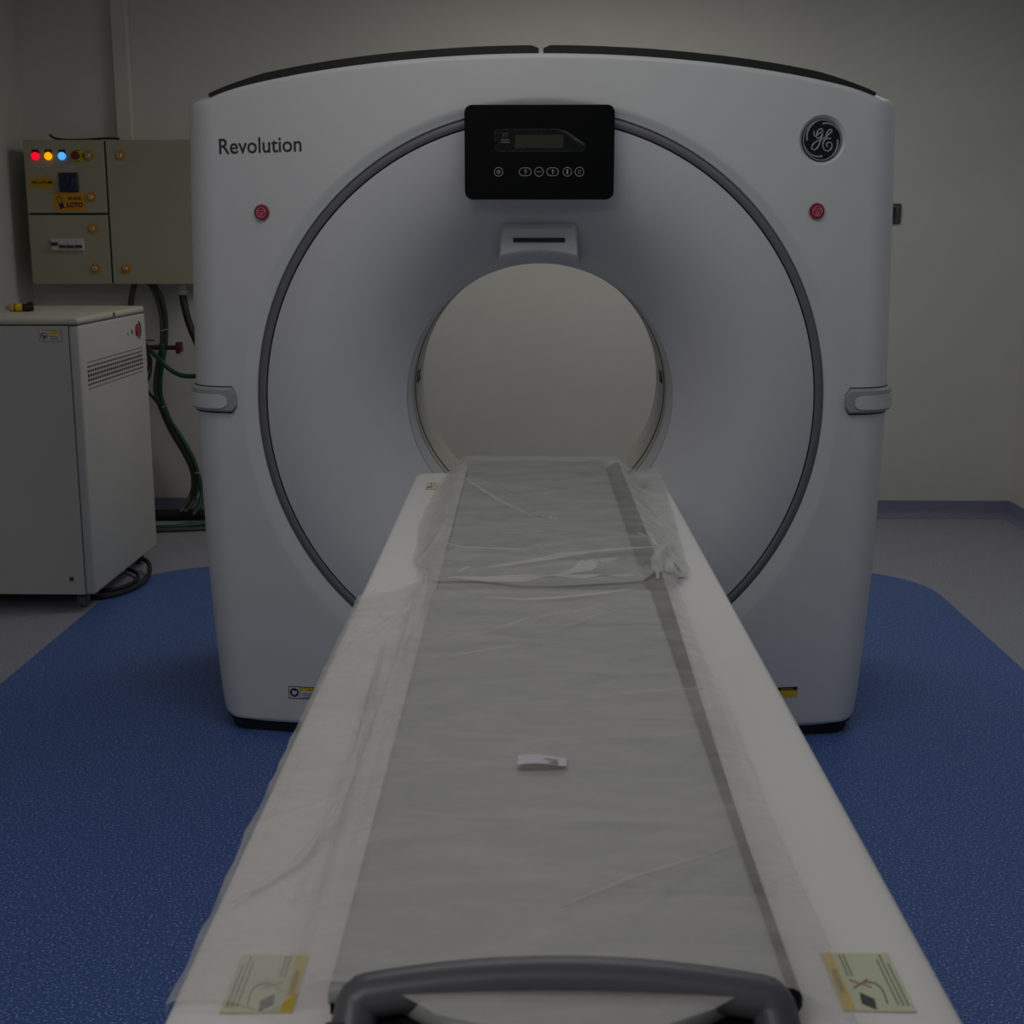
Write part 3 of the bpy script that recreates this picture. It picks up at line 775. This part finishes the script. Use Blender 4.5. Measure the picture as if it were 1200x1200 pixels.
sheet('plastic_sheet',
      left=[(.93, -.330), (.99, -.331), (1.1, -.326), (1.25, -.333), (1.4, -.328), (1.5, -.336), (1.64, -.327), (1.67, -.339), (1.72, -.334), (1.9, -.337), (2.1, -.334), (2.25, -.336), (2.34, -.30), (2.42, -.262), (2.55, -.23)],
      right=[(.9, .222), (1.05, .226), (1.3, .222), (1.6, .228), (1.9, .221), (2.1, .226), (2.35, .236), (2.5, .20)],
      near=[(0, .990), (.1, .985), (.25, .962), (.32, .958), (.36, .945), (.42, .915), (.5, .900), (.72, .900), (.80, .925), (.86, .955), (.92, .955), (1, .90)],
      far=[(0, 2.25), (.08, 2.285), (.13, 2.36), (.2, 2.47), (.3, 2.42), (.9, 2.33), (1, 2.33)],
      creases=[([(-.33, 1.30), (-.25, 1.36), (-.19, 1.5)], .012, .006), ([(-.32, 1.12), (-.25, 1.20), (-.21, 1.30)], .010, .006), ([(-.30, 1.9), (-.24, 2.1), (-.20, 2.22)], .012, .008),
               ([(-.212, 1.0), (-.218, 1.4), (-.208, 1.8), (-.214, 2.2)], .009, .013), ([(-.240, 1.15), (-.232, 1.6), (-.246, 2.15)], .009, .010),
               ([(-.18, 1.86), (-.05, 1.95), (.10, 2.06), (.17, 2.14)], .006, .0035), ([(-.17, 1.74), (-.05, 1.80), (.05, 1.82)], .005, .0025), ([(.0, 1.62), (.10, 1.70), (.22, 1.74)], .006, .003),
               ([(-.10, 2.0), (.0, 2.06), (.12, 2.08)], .005, .0025), ([(.05, 1.05), (.12, 1.15), (.2, 1.22)], .006, .003), ([(-.02, 1.30), (.1, 1.33), (.2, 1.36)], .005, .002),
               ([(.225, .98), (.222, 1.4), (.232, 1.8), (.225, 2.2)], .007, .004)],
      lab='thin whitish plastic sheet over the near part of the table, hanging at its left edge', strips=STR1)
sheet('plastic_sheet',
      left=[(2.15, -.200), (2.30, -.205), (2.42, -.232), (2.52, -.252), (2.62, -.250), (2.8, -.262), (3.1, -.258), (3.35, -.246), (3.5, -.236)],
      right=[(2.15, .20), (2.23, .225), (2.33, .258), (2.40, .268), (2.5, .274), (2.7, .284), (2.9, .295), (3.1, .302), (3.3, .316), (3.5, .318)],
      near=[(0, 2.21), (.05, 2.195), (.2, 2.20), (.4, 2.165), (.6, 2.170), (.8, 2.19), (.88, 2.20), (.93, 2.28), (.96, 2.355), (1, 2.375)],
      far=[(0, 3.46), (.04, 3.505), (.5, 3.505), (1, 3.49)],
      creases=[([(-.15, 2.30), (.0, 2.42), (.15, 2.50), (.25, 2.52)], .014, .011), ([(-.19, 2.26), (-.05, 2.25), (.1, 2.30), (.2, 2.36)], .011, .010), ([(.02, 2.32), (.12, 2.27), (.24, 2.22)], .009, .010),
               ([(-.15, 2.215), (.0, 2.20), (.2, 2.225)], .007, .006), ([(.17, 2.25), (.22, 2.40), (.24, 2.52), (.26, 2.62)], .010, .012), ([(.28, 2.36), (.25, 2.50), (.20, 2.62)], .009, .010),
               ([(.26, 2.25), (.235, 2.38), (.215, 2.45)], .008, .010), ([(-.20, 3.35), (-.12, 3.1), (-.03, 2.85), (.02, 2.72)], .010, .004), ([(-.18, 2.75), (-.05, 2.60), (.1, 2.55)], .009, .004),
               ([(-.1, 2.95), (.05, 3.0), (.16, 3.1)], .008, .003), ([(-.24, 2.45), (-.20, 2.55), (-.2, 2.75)], .010, .008), ([(.18, 2.95), (.24, 2.88), (.30, 2.7)], .010, .006),
               ([(-.1, 3.38), (.1, 3.40), (.3, 3.42)], .012, .003), ([(-.2, 2.38), (-.1, 2.36), (.05, 2.40)], .008, .006)],
      lab='thin crumpled plastic sheet over the far end of the table beside the bore', lift=.0045, NV=200, m=M_sheet2, strips=STR2)

# paper tag on the near sheet
def tz(f): return .8672+.0022*math.sin(f*PI*1.3+.2)
b = B(); b.grid([[T(-.0405+.054*i/12, 1.390+.0245*k/2-.002*i/12*(k-1), tz(i/12)+.0006*k) for k in range(3)] for i in range(13)])
tg = b.build('paper_tag', M_tag, recalc=False); tag(tg, 'small white paper tag lying on the sheet over the near pad', 'paper tag')
b = B()
for k, wl in enumerate((.40, .24, .26, .30, .14, .20)):
    v = 1.4115-.0036*k; f1 = .83; f0 = f1-wl
    b.grid([[T(-.0405+.054*(f0+(f1-f0)*q/4), v+dv, tz(f0+(f1-f0)*q/4)+.0009) for dv in (0, .0016)] for q in range(5)])
b.build('print', M_inkg, tg, smooth=0, recalc=False)
# clear scrap
M_scrap = mat('clear_scrap', (.5, .52, .5), .1, alpha=.4)
b = B(); rows = []
for i in range(11):
    f = i/10; u = -.012+.050*f; v = 2.725-.035*f+.004*math.sin(9*f); wdt = .002+.005*math.sin(PI*f)
    rows.append([T(u, v-wdt, .868+.002*math.sin(7*f)), T(u, v, .8715+.003*math.sin(11*f)), T(u, v+wdt, .868)])
b.grid(rows); tag(b.build('tape_scrap', M_scrap, recalc=False), 'shiny clear scrap of tape on the far sheet', 'tape')

# ------------------------------------------------------------------ equipment cabinet
X0, X1, Y0, Y1, Z0, Z1 = -2.50, -1.722, 5.0, 5.86, .068, 1.137
cb = empty('equipment_cabinet', ((X0+X1)/2, (Y0+Y1)/2, 0), 'pale grey wheeled equipment cabinet standing by the left wall', 'cabinet')
B().box(X0, X1, Y0+.004, Y1, Z0, 1.106, .010, 3).build('body', M_cab, cb, smooth=30)
B().box(X0, X1-.038, Y0, Y0+.02, Z0+.001, 1.105, .002, 1).build('front_panel', M_cab, cb, smooth=30)
B().box(X0, X1, Y0, Y1, 1.1095, Z1, .012, 3).build('lid', M_cabtop, cb, smooth=30)
B().box(X0+.01, X1-.006, Y0+.008, Y1-.008, 1.10, 1.115).build('lid_seam', M_dgrey, cb, smooth=0)
b = B(); b.box(X1-.038, X1-.0355, Y0+.0005, Y0+.01, Z0+.003, 1.105); b.build('panel_seam', M_dgrey, cb, smooth=0)
b = B()
ZR = [(.953, .0022), (.940, .0045), (.924, .006), (.908, .0065), (.892, .006), (.876, .0045), (.862, .0022)]
zr = [(.962, .0018), (.9455, .0034), (.9285, .0048), (.9115, .0054), (.8945, .0048), (.8775, .0034), (.861, .0018)]
for z, h in zr:
    for k in range(26):
        y = 5.075+(5.80-5.075)*k/26; b.box(X1-.004, X1+.0012, y, y+.016, z-h, z+h)
b.build('vent_grille', M_gap, cb, smooth=0)
b = B(); b.cyl((X1-.004, 5.735, 1.040), (X1+.006, 5.735, 1.040), .027, n=28, bev=.002); pbx = b.build('power_button', M_red, cb, smooth=40, label='round red button')
b = B(); b.tube([(X1+.002, 5.745+.036*math.cos(t), 1.040+.036*math.sin(t)) for t in [math.radians(-80+160*k/12) for k in range(13)]], .003, n=6, smooth=0); b.build('button_guard', M_dgrey, cb)
for q in ((5.655, 5.668, 1.028, 1.048), (5.598, 5.606, 1.026, 1.038)): B().box(X1-.001, X1+.0015, *q).build('indicator', M_ink, cb, smooth=0)
for p, q in (((X1, 5.43, 1.124), (X1+.003, 5.43, 1.124)), ((-1.811, Y0, .132), (-1.811, Y0-.003, .132))):
    B().cyl(p, q, .009, n=16).build('screw', M_dgrey, cb)
L = B(); L.box(-1.870, -1.787, Y0-.0012, Y0+.001, 1.049, 1.089); L = L.build('warning_label', M_white, cb, smooth=0, label='small label with prohibition sign and yellow strip')
b = B(); b.box(-1.835, -1.789, Y0-.0018, Y0, 1.074, 1.086); b.build('yellow_stripe', M_yel, L, smooth=0)
b = B(); b.box(-1.871, -1.786, Y0-.0015, Y0, 1.0885, 1.090); b.box(-1.871, -1.786, Y0-.0015, Y0, 1.048, 1.0495); b.box(-1.871, -1.8695, Y0-.0015, Y0, 1.048, 1.09); b.box(-1.7875, -1.786, Y0-.0015, Y0, 1.048, 1.09)
for k in range(3): b.box(-1.833, -1.795, Y0-.0018, Y0, 1.054+.006*k, 1.056+.006*k)
b.tube([(-1.858, Y0-.002, 1.075), (-1.851, Y0-.002, 1.062), (-1.846, Y0-.002, 1.072)], .002, n=5); b.build('label_print', M_ink, L, smooth=0)
b = B(); b.tube([(-1.852+.013*math.cos(2*PI*k/20), Y0-.002, 1.069+.013*math.sin(2*PI*k/20)) for k in range(20)], .0017, n=5, smooth=0, closed=True); b.tube([(-1.861, Y0-.002, 1.078), (-1.843, Y0-.002, 1.060)], .0014, n=5); b.build('prohibition_sign', M_red, L)
for x, y in ((-1.795, 5.075), (-1.785, 5.78), (-2.43, 5.075), (-2.43, 5.78)):
    c = B(); c.box(x-.022, x+.022, y-.02, y+.03, .055, Z0+.002, .003, 1); c.box(x-.020, x-.014, y-.016, y+.016, .02, .06); c.box(x+.014, x+.020, y-.016, y+.016, .02, .06)
    c = c.build('caster', M_caster, cb, smooth=30)
    B().cyl((x-.013, y, .027), (x+.013, y, .027), .027, n=24, bev=.004).build('wheel', M_caster, c)
# cable loops under the cabinet
b = B(); b.tube([(-1.93, 5.25, .012), (-1.78, 5.17, .012), (-1.68, 5.28, .014), (-1.655, 5.46, .02), (-1.70, 5.62, .05), (-1.80, 5.66, .052), (-1.90, 5.5, .03)], .010, n=8)
b.tube([(-1.95, 5.35, .012), (-1.80, 5.27, .012), (-1.715, 5.34, .013), (-1.70, 5.48, .016), (-1.78, 5.60, .02), (-1.92, 5.62, .02)], .008, n=8)
tag(b.build('black_cable', M_black), 'black cable looped on the floor under the equipment cabinet', 'cable')

# ------------------------------------------------------------------ plug lying on the cabinet
pr = empty('cable_plug', (-2.07, 5.42, Z1), 'yellow and black connector plug with clear tip lying on the cabinet lid', 'plug')
a = Vector((-2.138, 5.37, Z1+.0165)); d = Vector((.97, .24, 0)).normalized()
B().cyl(a+d*.022, a+d*.066, .0155, n=24, bev=.002).build('yellow_sleeve', M_yel, pr)
B().cyl(a+d*.034, a+d*.040, .0160, n=24).build('sleeve_band', M_dgrey, pr)
B().cyl(a, a+d*.022, .006, .0150, n=20).build('clear_tip', M_brass if False else mat('tip_clear', (.45, .40, .34), .2, alpha=.8), pr)
b = B(); b.cyl(a+d*.066, a+d*.082, .0165, n=8); b.cyl(a+d*.082, a+d*.108, .0165, .014, n=8, bev=.002); b.tube([a+d*.085+Vector((0, 0, .012)), a+d*.096+Vector((0, 0, .019)), a+d*.108+Vector((0, 0, .010))], .0045, n=8); b.build('black_boot', M_black, pr, smooth=30)

# ------------------------------------------------------------------ electrical panel on the back wall
EX0, EX1, EY, EZ0, EZ1 = -2.482, -1.66, 6.60, 1.203, 1.884
ep = empty('electrical_panel', ((EX0+EX1)/2, YB, EZ0), 'beige metal electrical panel with lit indicator lamps on the back wall', 'electrical panel')
B().box(EX0+.004, EX1, EY+.016, YB, EZ0+.003, EZ1, .003, 1).build('enclosure', M_pan, ep, smooth=30)
B().box(EX0+.006, EX1-.006, EY+.013, EY+.018, EZ0+.006, EZ1-.004).build('door_seam', M_pang, ep, smooth=0)
d1 = B().box(EX0, -2.094, EY, EY+.016, 1.5425, EZ1, .002, 1).build('door', M_pan, ep, smooth=30, label='upper left door with lamps and rotary switch')
d2 = B().box(EX0, -2.094, EY, EY+.016, EZ0, 1.532, .002, 1).build('door', M_pan, ep, smooth=30, label='lower left door with breakers')
d3 = B().box(-2.084, EX1, EY, EY+.016, EZ0, EZ1, .002, 1).build('door', M_pan, ep, smooth=30, label='tall plain right door')
for (x, z), dd in (((-2.168, 1.812), d1), ((-2.168, 1.617), d1), ((-2.169, 1.468), d2), ((-2.169, 1.276), d2), ((-2.015, 1.812), d3), ((-2.018, 1.276), d3)):
    l_ = B(); l_.cyl((x, EY+.001, z), (x, EY-.003, z), .0255, n=32); l_ = l_.build('door_lock', M_brass, dd, label='amber ringed lock')
    b = B(); b.cyl((x, EY-.002, z), (x, EY-.014, z), .013, .0115, n=24, bev=.002); b.build('lock_barrel', M_chrome, l_)
    b = B(); b.box(x-.0022, x+.0022, EY-.0155, EY-.013, z-.006, z+.006); b.build('keyhole', M_gap, l_, smooth=0)
for x, m, lb in ((-2.424, M_lr, 'lit red indicator lamp'), (-2.362, M_ly, 'lit amber indicator lamp'), (-2.296, M_lb, 'lit blue indicator lamp')):
    h = B(); h.box(x-.0165, x+.0165, EY-.004, EY+.001, 1.812, 1.839, .001, 1); h = h.build('lamp_tag', M_gap, d1, smooth=0)
    b = B(); b.cyl((x, EY+.001, 1.809), (x, EY-.012, 1.809), .0185, n=28, bev=.004); b.build('indicator_lamp', m, d1, label=lb)
e = B(); e.cyl((-2.222, EY+.001, 1.810), (-2.222, EY-.003, 1.810), .0325, n=32); e = e.build('emergency_stop', M_estopy, d1, label='emergency stop with yellow plate')
b = B(); b.cyl((-2.222, EY-.003, 1.810), (-2.222, EY-.022, 1.810), .013, n=20); b.cyl((-2.222, EY-.022, 1.810), (-2.222, EY-.042, 1.810), .0205, n=28, bev=.005); b.build('mushroom_button', M_dred, e)
b = B()
for a0 in (-30, 60, 240):
    b.tube([(-2.222+.0265*math.cos(math.radians(a0+t)), EY-.0035, 1.810+.0265*math.sin(math.radians(a0+t))) for t in range(0, 61, 12)], .0022, n=5, smooth=0)
b.build('plate_print', M_ink, e)
s = B(); s.box(-2.318, -2.224, EY-.012, EY+.001, 1.640, 1.732, .008, 3); s = s.build('rotary_switch', M_navy, d1, smooth=30, label='dark square rotary switch with blue knob')
b = B(); b.cyl((-2.271, EY-.011, 1.686), (-2.271, EY-.022, 1.686), .036, n=32, bev=.003); b.box(-2.279, -2.263, EY-.038, EY-.020, 1.656, 1.716, .004, 2, mtx=Matrix.Translation((-2.271, 0, 1.686)) @ Matrix.Rotation(.6, 4, 'Y') @ Matrix.Translation((2.271, 0, -1.686))); b.build('switch_knob', M_knob, s)
def ef(x, z): return lambda a, c, h=0: Vector((x+a, EY-.0005-h, z+c))
fn = ef(-2.466, 1.685)
L = B(); L.prism([(0, -.0235), (.075, -.0235), (.080, -.041), (.137, 0), (.076, .043), (.074, .0235), (0, .0235)], fn, .0008); L = L.build('arrow_label', M_lyel, d1, smooth=0, label='yellow arrow label reading APPLY LOTO HERE')
B().text('APPLY LOTO HERE', .0175, lambda a, c, h: fn(a+.064, c, .0011), bold=.0010, xs=.68).build('label_text', M_ink, L, smooth=0, recalc=False)
fn = ef(-2.270, 1.5945)
L = B(); L.prism([(-.083, -.042), (.073, -.042), (.073, .044), (-.083, .044)], fn, .0008); L = L.build('loto_label', M_orange, d1, smooth=0, label='orange label reading BE SAFE LOTO')
b = B(); b.text('BE SAFE', .0185, lambda a, c, h: fn(a+.020, c+.016, .0011), bold=.0009, xs=1.0); b.text('LOTO', .029, lambda a, c, h: fn(a+.020, c-.015, .0011), bold=.0016, xs=.98); b.build('label_text', M_ink, L, smooth=0, recalc=False)
b = B(); R_ = lambda x, y: (-.046+x*.94-y*.30, -.012+y*.95+x*.30)
b.prism([R_(-.012, -.020), R_(.012, -.020), R_(.012, .008), R_(-.012, .008)], fn, .0011)
b.tube([fn(*R_(x, y), .0011) for x, y in ((-.009, .008), (-.009, .028), (-.004, .038), (.004, .038), (.009, .028), (.009, .008))], .0016, n=5); b.build('padlock_print', M_ink, L, smooth=0)
K_ = B(); K_.box(-2.376, -2.216, EY-.006, EY+.001, 1.362, 1.420, .001, 1); K_ = K_.build('breaker_frame', M_brk, d2, smooth=0)
for k in range(4):
    x = -2.373+.0393*k
    q = B(); q.box(x, x+.0375, EY-.016, EY-.004, 1.366, 1.416, .001, 1); q = q.build('circuit_breaker', M_brk, K_, smooth=0)
    b = B(); zb = 1.385 if k else 1.396
    for dx in (.009, .026):
        b.box(x+dx-.006, x+dx+.006, EY-.026, EY-.015, zb-.008, zb+(.006 if k else .008), .002, 1)
    b.box(x+.002, x+.0355, EY-.0175, EY-.015, zb-.008, zb-.001); b.build('breaker_lever', M_ink, q, smooth=0)
    if k: b = B(); b.box(x+.001, x+.008, EY-.0168, EY-.015, 1.409, 1.414); b.build('red_mark', M_redpale, q, smooth=0)
# trunking and cable above the panel
b = B(); b.box(-2.092, -2.012, YB-.045, YB, 1.884, ZC, .003, 1); b.box(-2.088, -2.016, YB-.052, YB-.044, 1.884, ZC, .002, 1)
tag(b.build('cable_trunking', M_trunk, smooth=30), 'vertical beige cable trunking running up the wall above the electrical panel', 'cable trunking')
b = B(); b.tube([(-2.385, 6.70, 1.915), (-2.365, 6.70, 1.900), (-2.31, 6.70, 1.891), (-2.20, 6.71, 1.893), (-2.12, 6.72, 1.899), (-2.065, 6.76, 1.900)], .0055, n=8)
tag(b.build('thin_cable', M_black), 'thin dark cable lying along the top of the electrical panel', 'cable')

# ------------------------------------------------------------------ cables and pipes behind the cabinet
def tp(px, py, Y):  # point at depth Y seen from the camera position (plain perspective geometry)
    f_ = Vector((-math.sin(YAW)*math.cos(PITCH), math.cos(YAW)*math.cos(PITCH), -math.sin(PITCH)))
    r_ = Vector((math.cos(YAW), math.sin(YAW), 0)); u_ = r_.cross(f_)
    d_ = f_*F+r_*(px-600)+u_*(600-py); return Vector((0, 0, CH))+d_*(Y/d_.y)
def cable(name, pts, r, m, lab, cat='cable', n=10):
    b = B(); b.tube([tp(*p) for p in pts], r, n=n); return tag(b.build(name, m, smooth=60), lab, cat)
cable('grey_conduit', [(158, 332, 6.72), (154, 350, 6.72), (152, 375, 6.72), (151, 400, 6.72)], .015, M_dgrey, 'short dark grey conduit dropping from the electrical panel behind the cabinet', 'conduit')
b = B()
for o_ in (0, 5.2): b.tube([tp(*p) for p in ((174+o_, 331, 6.74), (182+o_, 345, 6.74), (188+o_, 365, 6.74), (190+o_*.9, 385, 6.74), (189+o_*.9, 408, 6.74), (184+o_, 430, 6.75), (182+o_, 455, 6.75), (187+o_, 475, 6.75), (200+o_, 505, 6.75), (215+o_, 530, 6.75), (225+o_, 552, 6.75), (226+o_, 572, 6.75), (219+o_, 590, 6.70), (211+o_, 600, 6.66))], .011, n=10)
tag(b.build('grey_conduit', M_dgrey, smooth=60), 'pair of dark grey conduits curving from the electrical panel down to the floor', 'conduit')
cable('green_hose', [(190, 402, 6.68), (191, 420, 6.68), (188, 445, 6.70), (189, 468, 6.71), (198, 490, 6.71), (212, 512, 6.71), (225, 535, 6.71), (232, 555, 6.71), (236, 575, 6.70), (234, 592, 6.66), (226, 603, 6.62)], .0115, M_green, 'long green hose hanging from the pipe down the wall to the floor', 'hose')
cable('green_hose', [(172, 408, 6.66), (178, 413, 6.64), (188, 422, 6.62), (198, 432, 6.62), (210, 439, 6.62), (222, 441, 6.62), (238, 440, 6.60)], .012, M_green, 'short green hose looping right from the pipe to behind the scanner', 'hose')
cable('black_cable', [(160, 440, 6.55), (170, 455, 6.6), (186, 474, 6.68), (200, 500, 6.70), (214, 527, 6.70), (227, 552, 6.70), (229, 575, 6.70), (220, 592, 6.66)], .0075, M_black, 'thin black cable slanting down the wall from behind the cabinet', 'cable')
b = B()
for k, pts in enumerate((((162, 396, 6.85), (168, 398, 6.7), (174, 412, 6.6), (174, 430, 6.6), (168, 446, 6.6)), ((162, 402, 6.5), (170, 408, 6.5), (171, 425, 6.5), (166, 440, 6.5)), ((164, 398, 6.5), (172, 399, 6.5), (181, 398.5, 6.5)), ((162, 410, 6.45), (176, 418, 6.45), (176, 438, 6.45), (170, 452, 6.45)))):
    b.tube([tp(*p) for p in pts], .006 if k != 2 else .003, n=8)
tag(b.build('cable_bundle', M_black, smooth=60), 'tangled bundle of black cables bulging out behind the cabinet', 'cable')
pv = empty('water_pipe', tp(190, 407, 6.78), 'copper pipe stub with red valve handle on the wall right of the cabinet', 'pipe')
p0, p1 = tp(168, 407, 6.70), tp(208, 407.5, 6.70)
b = B(); b.cyl(p0, p1, .012, n=20); b.cyl(p0+Vector((.05, 0, 0)), Vector((p0.x+.05, YB, p0.z)), .008, n=12); b.build('pipe', M_pipe, pv)
M_fit = mat('fitting_brass', (.30, .17, .05), .4, .6)
b = B(); q = tp(191, 409, 6.70); b.cyl(q-Vector((.012, 0, 0)), q+Vector((.012, 0, 0)), .017, n=8); b.build('fitting', M_fit, pv); b = B(); q2 = tp(174, 409, 6.70); b.cyl(q2-Vector((.01, 0, 0)), q2+Vector((.01, 0, 0)), .015, n=8); b.build('fitting', M_fit, pv)
b = B(); q = tp(207, 407.5, 6.70); b.cyl(q-Vector((.012, 0, 0)), q, .011, n=16); b.build('valve_stem', M_tie, pv)
b = B(); b.box(q.x, q.x+.016, q.y-.03, q.y+.03, q.z-.030, q.z+.030, .008, 3); b.box(q.x+.014, q.x+.026, q.y-.03, q.y+.03, q.z-.022, q.z+.028, .006, 3); b.build('valve_handle', M_valve, pv, smooth=30)
for i, (px, py, wd) in enumerate(((191, 387, .035), (190, 477, .035), (231, 554, .05))):
    q = tp(px, py, 6.70); b = B(); pts_ = [q+Vector((wd/2*1.1*math.cos(a), .035+.045*math.sin(a), .004*math.cos(a))) for a in [2*PI*k/20 for k in range(20)]]
    b.tube(pts_, .0022, n=6, smooth=0, closed=True)
    tag(b.build('cable_tie', M_tie), ('white cable tie around the conduits above the pipe', 'white cable tie around the hose and conduits below the pipe', 'white cable tie around the hose and conduits nearest the floor')[i], 'cable tie')
# gland and thick black cable at the panel's right end
gl = empty('gland_cable', tp(214, 332, 6.70), 'thick black cable with white gland leaving the underside of the electrical panel', 'cable')
b = B(); q = tp(213, 333, 6.68); b.cyl(q+Vector((0, 0, .005)), q+Vector((0, 0, -.035)), .020, n=24); b.cyl(q+Vector((0, 0, -.030)), q+Vector((0, 0, -.052)), .026, n=8, bev=.003); b.build('gland', M_tie, gl)
b = B(); b.tube([tp(213.5, 343, 6.68), tp(215, 352, 6.68), tp(219, 370, 6.67), tp(225, 388, 6.66), tp(236, 412, 6.62)], .0185, n=16); b.build('cable', M_black, gl, smooth=60)
# cables on the floor along the wall
b = B(); b.tube([(-2.3, 6.70, .03), (-1.98, 6.70, .03), (-1.75, 6.71, .032), (-1.5, 6.70, .03), (-1.2, 6.68, .03)], .028, n=14)
tag(b.build('floor_conduit', M_black, smooth=60), 'thick black conduit lying on the floor along the back wall', 'conduit')
b = B(); b.tube([(-2.2, 6.50, .014), (-1.95, 6.47, .013), (-1.80, 6.50, .013), (-1.66, 6.58, .013), (-1.5, 6.62, .013)], .012, n=10)
tag(b.build('floor_cable', M_green, smooth=60), 'green hose lying on the floor in front of the thick black conduit', 'hose')
b = B(); b.tube([(-2.2, 6.43, .012), (-1.95, 6.41, .011), (-1.75, 6.44, .011), (-1.5, 6.50, .011), (-1.2, 6.52, .011)], .010, n=10)
tag(b.build('floor_cable', M_dgrey, smooth=60), 'dark grey cable lying on the floor in front of the green hose', 'cable')

# ------------------------------------------------------------------ wall device on the right
wd = empty('wall_switch', (1.735, YB, 1.485), 'dark grey square wall plate on the back wall, right of the scanner', 'wall plate')
b = B(); b.box(1.685, 1.790, YB-.012, YB, 1.492, 1.590, .010, 3); b.build('plate', M_switch, wd, smooth=30)
b = B(); b.box(1.705, 1.762, YB-.016, YB-.010, 1.512, 1.570, .003, 1); b.build('socket_insert', M_gap, wd, smooth=30)
